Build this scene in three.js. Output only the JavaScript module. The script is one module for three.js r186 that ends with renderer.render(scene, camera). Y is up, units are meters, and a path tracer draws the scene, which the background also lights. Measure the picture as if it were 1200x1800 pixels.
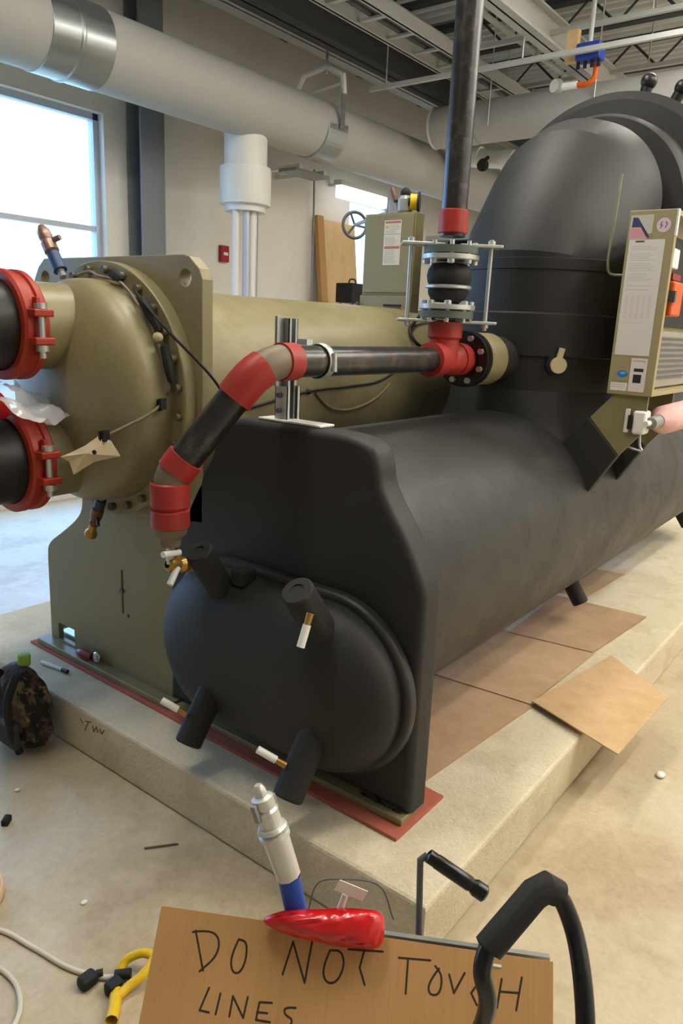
import * as THREE from 'three';
import { RoundedBoxGeometry } from 'three/addons/geometries/RoundedBoxGeometry.js';
import { mergeGeometries, toCreasedNormals } from 'three/addons/utils/BufferGeometryUtils.js';
import { RectAreaLightUniformsLib } from 'three/addons/lights/RectAreaLightUniformsLib.js';

// ---------------------------------------------------------------- camera, sky, lights, exposure
const scene = new THREE.Scene();
const renderer = new THREE.WebGLRenderer({ antialias: true });
renderer.toneMapping = THREE.LinearToneMapping;
renderer.toneMappingExposure = 1.0;
renderer.shadowMap.enabled = true;
const camera = new THREE.PerspectiveCamera(69.39, 2 / 3, 0.05, 200);
camera.position.set(-1.764, 1.720, 1.029);
camera.lookAt(-1.764 + 0.7734, 1.720 - 0.2442, 1.029 - 0.5849);
camera.rotateZ(THREE.MathUtils.degToRad(2.609));
scene.background = new THREE.Color().setRGB(0.31, 0.58, 1.0);
scene.backgroundIntensity = 5;
RectAreaLightUniformsLib.init();
const LAMP_POWER = 37, LAMP_COLOR = new THREE.Color().setRGB(1, 0.945, 0.85);
const V = (x, y, z) => new THREE.Vector3(x, y, z);
const LAMPS = [];                                   // centre, length along x: long shop lights under the roof
LAMPS.push([1.4, 4.5, -1.2], [2.9, 4.5, 2.65], [5.8, 4.5, 2.65], [1.4, 4.5, 1.7], [1.4, 4.5, 3.6], [4.4, 4.5, 1.7], [4.4, 4.5, 3.6], [4.4, 4.5, -0.4], [7.2, 4.5, 1.7], [7.2, 4.5, 3.6], [-0.75, 4.5, -0.95]);

// ---------------------------------------------------------------- helpers
let seed = 7;
const rnd = () => { seed = (seed * 1664525 + 1013904223) >>> 0; return seed / 4294967296; };
const taken = {};
const numbered = (n) => { const k = taken[n] = (taken[n] ?? -1) + 1; return k ? n + '_' + String(k).padStart(3, '0') : n; };
const baseOf = new Map();
function thing(name, label, category, base = [0, 0, 0], group) {
  const o = new THREE.Group(); o.name = numbered(name); o.position.set(...base); scene.add(o);
  o.userData = { label, category }; if (group) o.userData.group = group;
  baseOf.set(o, V(...base)); return o;
}
function structure(name) { const o = new THREE.Group(); o.name = name; o.userData = { kind: 'structure' }; scene.add(o); baseOf.set(o, V(0, 0, 0)); return o; }
function boxUV(geo) {
  if (!geo.attributes.normal) geo.computeVertexNormals();
  const g = geo.index ? geo.toNonIndexed() : geo, p = g.attributes.position, uv = new Float32Array(p.count * 2);
  const a = V(0, 0, 0), b = V(0, 0, 0), c = V(0, 0, 0);
  for (let i = 0; i < p.count; i += 3) {
    a.fromBufferAttribute(p, i); b.fromBufferAttribute(p, i + 1); c.fromBufferAttribute(p, i + 2);
    const n = b.clone().sub(a).cross(c.clone().sub(a)), ax = Math.abs(n.x), ay = Math.abs(n.y), az = Math.abs(n.z);
    [a, b, c].forEach((q, k) => {
      const [u, v] = ay >= ax && ay >= az ? [q.x, q.z] : ax >= az ? [q.z, q.y] : [q.x, q.y];
      uv[(i + k) * 2] = u; uv[(i + k) * 2 + 1] = v;
    });
  }
  g.setAttribute('uv', new THREE.BufferAttribute(uv, 2)); return g;
}
function part(parent, name, geos, mat, keepUV = false) {          // geometry in world metres
  let g = Array.isArray(geos) ? merge(geos) : geos;
  if (!keepUV) g = boxUV(g);
  let r = parent; while (!baseOf.has(r)) r = r.parent;
  const b = baseOf.get(r); g.translate(-b.x, -b.y, -b.z);
  const m = new THREE.Mesh(g, mat); m.name = name; m.castShadow = m.receiveShadow = true; parent.add(m); return m;
}
function piece(parent, name, geo, mat, pos, quat) {               // shared geometry, own place (world metres)
  let r = parent; while (!baseOf.has(r)) r = r.parent;
  const m = new THREE.Mesh(geo, mat); m.name = name; m.position.copy(pos).sub(baseOf.get(r)); if (quat) m.quaternion.copy(quat);
  m.castShadow = m.receiveShadow = true; parent.add(m); return m;
}
function merge(list) {
  const l = list.map((g) => { const h = g.index ? g.toNonIndexed() : g; for (const k of Object.keys(h.attributes)) if (!['position', 'normal', 'uv'].includes(k)) h.deleteAttribute(k); return h; });
  return mergeGeometries(l);
}
const box = (x0, y0, z0, x1, y1, z1, r = 0) => {
  const w = x1 - x0, h = y1 - y0, d = z1 - z0;
  const g = r ? new RoundedBoxGeometry(w, h, d, 2, Math.min(r, w / 2.01, h / 2.01, d / 2.01)) : new THREE.BoxGeometry(w, h, d);
  return g.translate((x0 + x1) / 2, (y0 + y1) / 2, (z0 + z1) / 2);
};
const UP = V(0, 1, 0);
const turnTo = (d, from = UP) => new THREE.Quaternion().setFromUnitVectors(from, d.clone().normalize());
function cyl(a, b, r0, r1 = r0, seg = 24, open = false) {
  const d = b.clone().sub(a), g = new THREE.CylinderGeometry(r1, r0, d.length(), seg, 1, open);
  g.applyQuaternion(turnTo(d)); return g.translate((a.x + b.x) / 2, (a.y + b.y) / 2, (a.z + b.z) / 2);
}
function lathe(pts, a, d, seg = 40) {                             // pts [radius, height] turned about direction d from point a
  const g = new THREE.LatheGeometry(pts.map((p) => new THREE.Vector2(Math.max(p[0], 1e-5), p[1])), seg);
  const h = toCreasedNormals(g, 0.6); h.applyQuaternion(turnTo(d)); return h.translate(a.x, a.y, a.z);
}
const tube = (pts, r, seg = 60, rs = 10) => new THREE.TubeGeometry(new THREE.CatmullRomCurve3(pts), seg, r, rs, false);
function mitre(pts, rads, seg = 40, crease = 0.5, caps = true) {   // a tube of straight lengths with mitred joints
  const n = pts.length, R = Array.isArray(rads) ? rads : pts.map(() => rads), rings = [];
  let side = null;
  for (let i = 0; i < n; i++) {
    const din = i ? pts[i].clone().sub(pts[i - 1]).normalize() : pts[1].clone().sub(pts[0]).normalize();
    const dout = i < n - 1 ? pts[i + 1].clone().sub(pts[i]).normalize() : din.clone();
    if (!side) side = Math.abs(din.y) < 0.9 ? UP.clone().cross(din).normalize() : V(0, 0, 1).cross(din).normalize();
    side = side.sub(din.clone().multiplyScalar(side.dot(din))).normalize();
    const up = din.clone().cross(side), pn = din.clone().add(dout).normalize(), ring = [];
    for (let k = 0; k < seg; k++) {
      const t = k / seg * 2 * Math.PI, q = side.clone().multiplyScalar(Math.cos(t) * R[i]).add(up.clone().multiplyScalar(Math.sin(t) * R[i]));
      const s = -q.dot(pn) / din.dot(pn); ring.push(q.add(din.clone().multiplyScalar(s)).add(pts[i]));
    }
    rings.push(ring);
    const ax = din.clone().cross(dout); if (ax.length() > 1e-6) { const qn = new THREE.Quaternion().setFromUnitVectors(din, dout); side = side.clone().applyQuaternion(qn); }
  }
  const pos = [];
  for (let i = 0; i < n - 1; i++) for (let k = 0; k < seg; k++) {
    const a = rings[i][k], b = rings[i][(k + 1) % seg], c = rings[i + 1][(k + 1) % seg], d = rings[i + 1][k];
    for (const p of [a, b, c, a, c, d]) pos.push(p.x, p.y, p.z);
  }
  if (caps) for (let k = 0; k < seg; k++) {
    for (const p of [pts[0], rings[0][(k + 1) % seg], rings[0][k]]) pos.push(p.x, p.y, p.z);
    for (const p of [pts[n - 1], rings[n - 1][k], rings[n - 1][(k + 1) % seg]]) pos.push(p.x, p.y, p.z);
  }
  const g = new THREE.BufferGeometry(); g.setAttribute('position', new THREE.Float32BufferAttribute(pos, 3)); g.computeVertexNormals();
  const u = toCreasedNormals(g, crease); u.setAttribute('uv', new THREE.Float32BufferAttribute(new Float32Array(pos.length / 3 * 2), 2)); return u;
}
function bend(a, corner, b, rad, n = 6) {                          // points of a rounded corner between two straight lengths
  const d0 = a.clone().sub(corner).normalize(), d1 = b.clone().sub(corner).normalize(), half = Math.acos(THREE.MathUtils.clamp(d0.dot(d1), -1, 1)) / 2;
  const t = rad / Math.tan(half), p0 = corner.clone().addScaledVector(d0, t), p1 = corner.clone().addScaledVector(d1, t), c = corner.clone().addScaledVector(d0.clone().add(d1).normalize(), rad / Math.sin(half)), out = [];
  const u = p0.clone().sub(c), v = p1.clone().sub(c), ang = u.angleTo(v), ax = u.clone().cross(v).normalize();
  for (let i = 0; i <= n; i++) out.push(u.clone().applyAxisAngle(ax, ang * i / n).add(c));
  return out;
}
function plateX(outline, x0, x1, bevel = 0, holes = []) {         // outline of [z, y] points, thickness along x
  const sh = new THREE.Shape(outline.map(([z, y]) => new THREE.Vector2(-z, y)));
  for (const h of holes) sh.holes.push(new THREE.Path(h.map(([z, y]) => new THREE.Vector2(-z, y))));
  const g = new THREE.ExtrudeGeometry(sh, { depth: x1 - x0 - 2 * bevel, bevelEnabled: bevel > 0, bevelThickness: bevel, bevelSize: bevel, bevelOffset: -bevel, bevelSegments: bevel > 0.015 ? 9 : 2, steps: 1 });
  g.rotateY(Math.PI / 2); return toCreasedNormals(g.translate(x0 + bevel, 0, 0), 0.1);
}
function plateY(outline, y0, y1, bevel = 0) {                     // outline of [x, z] points, thickness along y
  const sh = new THREE.Shape(outline.map(([x, z]) => new THREE.Vector2(x, -z)));
  const g = new THREE.ExtrudeGeometry(sh, { depth: y1 - y0 - 2 * bevel, bevelEnabled: bevel > 0, bevelThickness: bevel, bevelSize: bevel, bevelOffset: -bevel, bevelSegments: 2, steps: 1 });
  g.rotateX(-Math.PI / 2); return toCreasedNormals(g.translate(0, y0 + bevel, 0), 0.1);
}
const circleZY = (zc, yc, r, n = 48) => Array.from({ length: n }, (_, i) => [zc + r * Math.cos(i / n * 2 * Math.PI), yc + r * Math.sin(i / n * 2 * Math.PI)]);
function smooth(pts, n = 6, closed = false) { return new THREE.CatmullRomCurve3(pts.map(([z, y]) => V(z, y, 0)), closed, 'centripetal').getPoints(pts.length * n).map((p) => [p.x, p.y]); }

// ---------------------------------------------------------------- textures and materials
function lattice(n, s) { const a = new Float32Array(n * n); let q = s; for (let i = 0; i < a.length; i++) { q = (q * 1664525 + 1013904223) >>> 0; a[i] = q / 4294967296; } return a; }
function noiseField(size, octaves, s) {                           // octaves: [cells, weight] ..., repeats at the edge
  const out = new Float32Array(size * size); let total = 0;
  octaves.forEach(([cx, w, cy = cx], k) => {
    const n = Math.max(cx, cy), L = lattice(n, s * 977 + k * 131 + 5); total += w;
    for (let y = 0; y < size; y++) for (let x = 0; x < size; x++) {
      const fx = x / size * cx, fy = y / size * cy, x0 = Math.floor(fx), y0 = Math.floor(fy); let tx = fx - x0, ty = fy - y0; tx = tx * tx * (3 - 2 * tx); ty = ty * ty * (3 - 2 * ty);
      const x1 = (x0 + 1) % cx, y1 = (y0 + 1) % cy;
      out[y * size + x] += w * ((L[y0 * n + x0] * (1 - tx) + L[y0 * n + x1] * tx) * (1 - ty) + (L[y1 * n + x0] * (1 - tx) + L[y1 * n + x1] * tx) * ty);
    }
  });
  for (let i = 0; i < out.length; i++) out[i] /= total; return out;
}
function dataTex(size, fn, srgb, metres) {
  const d = new Uint8Array(size * size * 4);
  for (let i = 0; i < size * size; i++) { const c = fn(i); d[i * 4] = c[0]; d[i * 4 + 1] = c[1]; d[i * 4 + 2] = c[2]; d[i * 4 + 3] = 255; }
  const t = new THREE.DataTexture(d, size, size); t.wrapS = t.wrapT = THREE.RepeatWrapping; t.magFilter = THREE.LinearFilter; t.minFilter = THREE.LinearMipmapLinearFilter; t.generateMipmaps = true;
  if (srgb) t.colorSpace = THREE.SRGBColorSpace; t.repeat.set(1 / metres, 1 / metres); t.needsUpdate = true; return t;
}
const cl = (v) => Math.max(0, Math.min(255, v));
const mixc = (a, b, t) => a.map((v, i) => v + (b[i] - v) * t);
const ramp = (v, a, b) => Math.max(0, Math.min(1, (v - a) / (b - a)));
const nBig = noiseField(1024, [[4, 1], [9, 0.7], [21, 0.45], [53, 0.3], [140, 0.22]], 3), nStain = noiseField(1024, [[6, 1], [17, 0.8], [45, 0.5], [110, 0.3]], 9), nFine = noiseField(1024, [[120, 0.6], [300, 1], [511, 0.7]], 21);
const concreteMap = (base, dark, light, metres, amount) => dataTex(1024, (i) => {
  let c = mixc(base, light, ramp(nBig[i], 0.5, 0.68) * amount); c = mixc(c, dark, ramp(nStain[i], 0.52, 0.72) * amount);
  if (nFine[i] > 0.74) c = mixc(c, dark, 0.25 * amount); return c.map((v) => cl(v + (nFine[i] - 0.5) * 22));
}, true, metres);
const floorMap = concreteMap([194, 179, 151], [168, 148, 118], [208, 196, 172], 3.1, 0.6);
const padMap = concreteMap([212, 200, 172], [190, 175, 145], [224, 214, 190], 1.7, 0.45);
const grainBump = dataTex(1024, (i) => { const v = cl(nFine[i] * 200 + nBig[i] * 50); return [v, v, v]; }, false, 1.3);
const scuffRough = dataTex(1024, (i) => { const v = cl(255 * (0.42 + 0.14 * ramp(nBig[i], 0.3, 0.7) + 0.1 * (nFine[i] - 0.5))); return [v, v, v]; }, false, 0.9);
const floorRough = dataTex(1024, (i) => { const v = cl(255 * (0.30 + 0.08 * ramp(nStain[i], 0.3, 0.7))); return [v, v, v]; }, false, 3.1);
const scuffColor = (base, mark, metres, lo = 0.58, hi = 0.78, amt = 0.5) => dataTex(512, (i) => {
  const j = (Math.floor(i / 512) * 2) * 1024 + (i % 512) * 2; const t = ramp(nStain[j], lo, hi) * amt; return mixc(base, mark, t).map((v) => cl(v + (nFine[j] - 0.5) * 5));
}, true, metres);
const cardMap = (base, metres, s) => { const f = noiseField(512, [[4, 1], [13, 0.7], [256, 0.35, 3], [40, 0.4], [130, 0.3]], s); return dataTex(512, (i) => { const t = (f[i] - 0.5) * 40; return base.map((v) => cl(v + t)); }, true, metres); };
const wallMap = dataTex(512, (i) => { const j = (Math.floor(i / 512) * 2) * 1024 + (i % 512) * 2; const t = (nBig[j] - 0.5) * 12 + (nFine[j] - 0.5) * 8; return [cl(232 + t), cl(228 + t), cl(220 + t)]; }, true, 2.2);
const S = (hex, rough = 0.6, metal = 0, o = {}) => new THREE.MeshStandardMaterial({ color: hex, roughness: rough, metalness: metal, ...o });
const M = {
  floor: S(0xffffff, 1, 0, { map: floorMap, roughnessMap: floorRough, bumpMap: grainBump, bumpScale: 0.0003 }),
  pad: S(0xffffff, 0.85, 0, { map: padMap, bumpMap: grainBump, bumpScale: 0.003 }),
  wall: S(0xffffff, 0.85, 0, { map: wallMap }),
  deck: S(0xdcdcd8, 0.6), joist: S(0x3f4145, 0.6), beamGrey: S(0xbcbdba, 0.55), steelDark: S(0x55595d, 0.5),
  black: new THREE.MeshStandardMaterial({ color: 0xffffff, roughness: 1, map: scuffColor([42, 42, 41], [54, 52, 49], 1.1), roughnessMap: scuffRough }),
  blackSoft: S(0x242423, 0.6), blackTape: S(0x1d1d1d, 0.62), blackMatte: S(0x232322, 0.75), rubber: S(0x151515, 0.7), blackGloss: S(0x111112, 0.28), blackIron: S(0x191919, 0.36),
  olive: new THREE.MeshStandardMaterial({ color: 0xffffff, roughness: 0.42, map: scuffColor([142, 133, 98], [130, 120, 87], 1.3, 0.5, 0.7, 0.6) }),
  oliveDark: S(0x5f573f, 0.5), tan: S(0xc6b891, 0.6),
  pipeBlack: new THREE.MeshPhysicalMaterial({ color: 0xffffff, map: scuffColor([34, 33, 32], [92, 84, 76], 0.4, 0.52, 0.74, 0.6), roughness: 0.3, clearcoat: 0.35, clearcoatRoughness: 0.25 }),
  rust: S(0x7a6c5a, 0.55, 0.2), redPaint: new THREE.MeshStandardMaterial({ color: 0xffffff, roughness: 0.5, map: scuffColor([164, 42, 36], [140, 60, 48], 0.35, 0.48, 0.7, 0.6) }),
  couplingRed: S(0xa5301c, 0.5), rubberRed: S(0xb4624e, 0.8), zinc: S(0xc9cbc8, 0.38, 0.75), galv: S(0xaab0b2, 0.3, 0.85), chrome: S(0xd4d6d6, 0.2, 0.9),
  white: S(0xe9e7e2, 0.55), whitePlastic: S(0xf0efeb, 0.4), pvc: S(0xe4e2dc, 0.4), duct: S(0xb2b1ad, 0.6), brass: S(0xb08a48, 0.35, 0.7), copper: S(0x8d5637, 0.4, 0.6),
  ply: S(0xffffff, 0.7, 0, { map: cardMap([214, 182, 132], 1.5, 31) }), frame: S(0xbfc6d2, 0.45, 0.3), grey: S(0x8d8f8d, 0.5), blue: S(0x0e4aa8, 0.5), blueBox: S(0x1e3f9e, 0.5),
  orange: S(0xd0590f, 0.5), yellow: S(0xe6bd12, 0.5), green: S(0x93bd4a, 0.6), pink: S(0xe3b7b4, 0.85), beigeCord: S(0xd8cfbd, 0.6), skin: S(0xe4c39d, 0.7), cardEdge: S(0xb98f5e, 0.85),
};
const cardA = S(0xffffff, 0.9, 0, { map: cardMap([178, 146, 114], 0.9, 41) }), cardB = S(0xffffff, 0.9, 0, { map: cardMap([188, 156, 122], 1.1, 42) }), cardC = S(0xffffff, 0.9, 0, { map: cardMap([200, 166, 124], 0.8, 43) });

// ---------------------------------------------------------------- the building
const PAD = 0.2, WZ = -5.2;
{ const f = structure('floor'); part(f, 'slab', box(-8, -0.25, -5.4, 10, 0, 5), M.floor); }
{ const p = structure('concrete_pad');
  part(p, 'slab', plateY([[-0.255, -2.5], [5.6, -2.5], [5.6, 0.235], [-0.255, 0.235]], 0, PAD, 0.012), M.pad);
  part(p, 'pencil_scrawl', [[[-0.256, 0.157, -1.371], [-0.256, 0.139, -1.353]], [[-0.256, 0.157, -1.333], [-0.256, 0.167, -1.294]], [[-0.256, 0.162, -1.313], [-0.256, 0.112, -1.343]], [[-0.256, 0.155, -1.287], [-0.256, 0.132, -1.281], [-0.256, 0.16, -1.261], [-0.256, 0.138, -1.255]], [[-0.256, 0.158, -1.242], [-0.256, 0.143, -1.228], [-0.256, 0.164, -1.212]]].map((q) => mitre(q.map((v) => V(-0.2552, v[1], v[2])), 0.0022, 6)), S(0x4a4238, 0.9)); }
{ // window wall with two openings
  const w = structure('wall_back');
  part(w, 'panel', [box(-8, 0, WZ - 0.2, -2.2, 5.2, WZ), box(-2.2, 3.47, WZ - 0.2, 2.66, 5.2, WZ), box(2.66, 0, WZ - 0.2, 6.35, 5.2, WZ), box(6.35, 3.36, WZ - 0.2, 8.1, 5.2, WZ), box(6.35, 0, WZ - 0.2, 8.1, 1.0, WZ), box(8.1, 0, WZ - 0.2, 10, 5.2, WZ), box(-2.2, 0, WZ - 0.2, 2.66, 0.12, WZ)], M.wall);
  part(w, 'control_joint', box(3.27, 0, WZ - 0.01, 3.29, 5.2, WZ + 0.004), M.grey);
}
{ const w = structure('wall_right'); part(w, 'panel', box(10, 0, -5.4, 10.2, 5.2, 5), M.wall); }
{ const w = structure('wall_front'); part(w, 'panel', box(-8, 0, 4.8, 10, 5.2, 5), M.wall); }
{ const w = structure('wall_left'); part(w, 'panel', box(-8.2, 0, -5.4, -8, 5.2, 5), M.wall); }
function glazing(name, x0, x1, y0, y1, bars, posts) {
  const w = structure(name), z0 = WZ - 0.16, z1 = WZ - 0.08, t = 0.055;
  part(w, 'window_frame', [box(x0, y0, z0, x0 + t, y1, z1), box(x1 - t, y0, z0, x1, y1, z1), box(x0, y1 - t, z0, x1, y1, z1), box(x0, y0, z0, x1, y0 + t, z1)], M.frame);
  for (const y of bars) part(w, 'muntin', box(x0 + t, y - 0.022, z0 + 0.01, x1 - t, y + 0.022, z1 - 0.01), M.frame);
  for (const x of posts) part(w, 'mullion', box(x - 0.03, y0 + t, z0, x + 0.03, y1 - t, z1), M.frame);
  const xs = [x0 + t, ...posts, x1 - t], ys = [y0 + t, ...bars, y1 - t];
  const glass = new THREE.MeshPhysicalMaterial({ color: 0xffffff, transmission: 1, thickness: 0, roughness: 0, ior: 1.45 });
  for (let i = 0; i < xs.length - 1; i++) for (let j = 0; j < ys.length - 1; j++) part(w, 'pane', box(xs[i] + 0.002, ys[j] + 0.002, WZ - 0.124, xs[i + 1] - 0.002, ys[j + 1] - 0.002, WZ - 0.118), glass);
}
glazing('window_1', -2.2, 2.66, 0.12, 3.47, [1.2, 2.49], [-0.6, 1.0]);
glazing('window_2', 6.35, 8.1, 1.0, 3.36, [], [7.4]);
{ const g = thing('outdoor_paving', 'pale paving outside the tall window', 'paving', [0, 0, -12]); part(g, 'slab', box(-14, -0.3, -24, 26, -0.02, -5.45), M.pad); }
{ // trees seen white and pale green through the glass
  const leaf = S(0x86a070, 0.8), bark = S(0x6b5a48, 0.9);
  for (const [x, z, h, w, lab] of [[3.2, -17, 3.6, 1.6, 'pale green tree beyond the lower window panes'], [6.4, -19, 3.2, 1.4, 'smaller pale tree farther along outside the window']]) {
    const t = thing('tree', lab, 'tree', [x, -0.02, z]);
    part(t, 'trunk', cyl(V(x, -0.02, z), V(x, h * 0.6, z), 0.1, 0.06, 10), bark);
    const gs = []; for (let i = 0; i < 60; i++) { const a = rnd() * 6.28, r = Math.sqrt(rnd()) * w, y = h * 0.45 + rnd() * h * 0.6; const g = new THREE.IcosahedronGeometry(0.16 + rnd() * 0.22, 1); g.scale(1, 0.8, 1); g.translate(x + Math.cos(a) * r * (1.1 - Math.abs(y / h - 0.72)), y, z + Math.sin(a) * r); gs.push(g); }
    part(t, 'foliage', gs, leaf);
  }
}
{ // roof deck: a corrugated sheet, ribs across the room
  const c = structure('ceiling'), sh = []; const p = 0.16;
  for (let x = -8; x < 10; x += p) sh.push([x, 5.08], [x + 0.05, 5.08], [x + 0.075, 5.16], [x + 0.135, 5.16]);
  const s = new THREE.Shape([...sh.map(([x, y]) => new THREE.Vector2(x, y)), new THREE.Vector2(10.2, 5.3), new THREE.Vector2(-8.2, 5.3)]);
  part(c, 'deck', new THREE.ExtrudeGeometry(s, { depth: 10.4, bevelEnabled: false }).translate(0, 0, -5.4), M.deck);
}
function iBeam(x0, x1, y0, y1, z, w, alongX = true) {
  const t = 0.018, f = (a, b, c, d, e, g) => alongX ? box(a, b, c, d, e, g) : box(c, b, a, g, e, d);
  return [f(x0, y0, z - w / 2, x1, y0 + t, z + w / 2), f(x0, y1 - t, z - w / 2, x1, y1, z + w / 2), f(x0, y0, z - t / 2, x1, y1, z + t / 2)];
}
{ const b = thing('steel_beam', 'dark steel beam running above the wrapped round duct', 'beam', [2.5, 4.2, -3.8]); part(b, 'beam', iBeam(-8, 10, 4.2, 4.5, -3.8, 0.2), M.joist); }
{ const b = thing('steel_beam', 'pale grey wide beam beside the round duct, below the roof deck', 'beam', [2.5, 4.6, -4.5]); part(b, 'beam', iBeam(-8, 10, 4.5, 4.85, -4.55, 0.3), M.beamGrey); }
{ const b = thing('steel_beam', 'pale grey beam over the black compressor', 'beam', [2.5, 4.6, -1.9]); part(b, 'beam', iBeam(3.2, 10, 4.25, 4.5, -2.2, 0.16), M.beamGrey); }
for (const [i, x] of [3.6, 5.0, 6.4, 7.8, 9.2].entries()) {
  const b = thing('roof_joist', 'dark roof joist crossing under the deck, number ' + ['one', 'two', 'three', 'four', 'five'][i] + ' counted from the window', 'joist', [x, 4.7, 0], 'roof joists under the deck');
  part(b, 'bottom_chord', box(x - 0.05, 4.72, -5.18, x + 0.05, 4.76, 4.7), M.joist); part(b, 'top_chord', box(x - 0.06, 5.02, -5.18, x + 0.06, 5.075, 4.7), M.joist);
  const w = []; for (let z = -5; z < 2; z += 0.6) w.push(cyl(V(x, 4.75, z), V(x, 5.03, z + 0.3), 0.014, 0.014, 6), cyl(V(x, 5.03, z + 0.3), V(x, 4.75, z + 0.6), 0.014, 0.014, 6));
  part(b, 'web', w, M.joist);
}
{ // cable tray
  const t = thing('cable_tray', 'pale ladder cable tray running beside the dark beam', 'cable tray', [5, 4.28, -3.25]);
  for (const z of [-3.45, -3.1]) part(t, 'side_rail', [box(2.5, 4.28, z - 0.01, 9.9, 4.4, z + 0.01), box(2.5, 4.28, z - 0.03, 9.9, 4.295, z + 0.03)], M.beamGrey);
  for (let x = 2.7; x < 9.8; x += 0.45) part(t, 'rung', box(x, 4.3, -3.44, x + 0.05, 4.32, -3.11), M.beamGrey);
  part(t, 'cable', [cyl(V(2.5, 4.345, -3.22), V(9.9, 4.345, -3.22), 0.022, 0.022, 8), cyl(V(2.5, 4.345, -3.3), V(9.9, 4.345, -3.3), 0.022, 0.022, 8)], M.steelDark);
}
for (const [y, z, lab] of [[4.62, -3.62, 'slim grey conduit run nearest the dark beam'], [4.66, -3.52, 'slim grey conduit run next to the first, above the cable tray'], [4.55, -2.75, 'slim grey conduit run alone beyond the cable tray']]) { const c = thing('conduit', lab, 'conduit', [6, y, z]); part(c, 'tube', cyl(V(2.2, y, z), V(9.95, y, z), 0.028, 0.028, 10), M.beamGrey); for (let x = 3; x < 9.5; x += 1.6) part(c, 'strap', box(x - 0.02, y - 0.034, z - 0.034, x + 0.02, 4.74, z + 0.034), M.zinc); }
{ const c = structure('trim_1'); part(c, 'steel_column', [box(2.9, 0, WZ + 0.01, 3.17, 4.5, WZ + 0.03), box(2.9, 0, WZ + 0.2, 3.17, 4.5, WZ + 0.22), box(3.02, 0, WZ + 0.03, 3.05, 4.5, WZ + 0.2)], S(0x7c8186, 0.5)); }
for (const [i, [x, y, z]] of LAMPS.entries()) {
  const l = thing('shop_light', 'long white strip light hung under the roof deck', 'ceiling light', [x, y, z], 'strip lights under the roof');
  part(l, 'housing', box(x - 0.65, y, z - 0.17, x + 0.65, y + 0.07, z + 0.17, 0.01), M.white);
  part(l, 'top_lens', box(x - 0.62, y + 0.071, z - 0.14, x + 0.62, y + 0.078, z + 0.14), new THREE.MeshStandardMaterial({ color: 0xffffff, emissive: LAMP_COLOR, emissiveIntensity: 1 }));
  part(l, 'diffuser', box(x - 0.62, y - 0.012, z - 0.14, x + 0.62, y - 0.001, z + 0.14), new THREE.MeshStandardMaterial({ color: 0xffffff, emissive: LAMP_COLOR, emissiveIntensity: 2 }));
  for (const s of [-0.5, 0.5]) part(l, 'hanger', cyl(V(x + s, y + 0.06, z), V(x + s, 5.09, z), 0.006, 0.006, 6), M.zinc);
  const r = new THREE.RectAreaLight(LAMP_COLOR, LAMP_POWER, 1.24, 0.28); r.position.set(x, y - 0.02, z); r.lookAt(x, 0, z); r.castShadow = true; r.name = 'strip_lamp'; scene.add(r);
  const up = new THREE.RectAreaLight(LAMP_COLOR, LAMP_POWER * 0.8, 1.24, 0.28); up.position.set(x, y + 0.085, z); up.lookAt(x, 9, z); up.castShadow = true; up.name = 'strip_uplight'; scene.add(up);
}
{ // lit strip near the far end of the window wall
  const l = thing('wall_light', 'bright tube light glowing beside the far window', 'light', [6.4, 3.3, -4.95]);
  part(l, 'housing', box(5.75, 3.36, -5.0, 6.75, 3.42, -4.88), M.white);
  part(l, 'lens', box(5.77, 3.22, -4.99, 6.73, 3.36, -4.87, 0.02), new THREE.MeshStandardMaterial({ color: 0xffffff, emissive: 0xffffff, emissiveIntensity: 1.6 }));
  part(l, 'bracket', [box(5.9, 3.38, -5.2, 5.94, 3.41, -4.99), box(6.5, 3.38, -5.2, 6.54, 3.41, -4.99)], M.zinc);
  const r = new THREE.RectAreaLight(0xffffff, 3, 0.9, 0.08); r.position.set(6.25, 3.31, -4.85); r.lookAt(6.25, 3.31, 0); r.castShadow = true; r.name = 'tube_lamp'; scene.add(r);
}

// ---------------------------------------------------------------- ducts and risers along the window wall
const DY = 3.62, DZ = -4.24, DR = 0.275;
{
  const d = thing('round_duct', 'large pale wrapped round duct running the length of the window wall', 'duct', [2.5, DY - DR, DZ]);
  part(d, 'wrap', cyl(V(-3, DY, DZ), V(9.98, DY, DZ), DR, DR, 56), M.duct);
  part(d, 'metal_band', lathe([[DR + 0.002, 0], [DR + 0.006, 0.005], [DR + 0.006, 0.21], [DR + 0.014, 0.22], [DR + 0.014, 0.24], [DR + 0.006, 0.25], [DR + 0.006, 0.49], [DR + 0.002, 0.495]], V(1.42, DY, DZ), V(1, 0, 0), 56), M.galv);
  part(d, 'drop_leg', cyl(V(3.58, 3.08, -4.32), V(3.58, DY - 0.2, -4.32), 0.2, 0.2, 40), M.pvc);
  part(d, 'drop_sleeve', lathe([[0.19, 0], [0.235, 0.005], [0.24, 0.03], [0.24, 0.31], [0.235, 0.335], [0.2, 0.34]], V(3.58, 2.775, -4.32), UP, 40), M.pvc);
  part(d, 'drop_collar', cyl(V(3.58, 2.72, -4.32), V(3.58, 2.79, -4.32), 0.19, 0.19, 40), M.pvc);
  const mats = [M.white, M.frame, M.white, M.galv, M.white];
  [[-0.14, 0.02], [-0.07, 0.09], [0, 0.1], [0.07, 0.06], [0.13, -0.02]].forEach(([dx, dz], i) => part(d, 'riser_pipe', cyl(V(3.58 + dx, 0, -4.32 + dz), V(3.58 + dx, 2.75, -4.32 + dz), 0.033, 0.033, 14), mats[i]));
}
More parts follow.
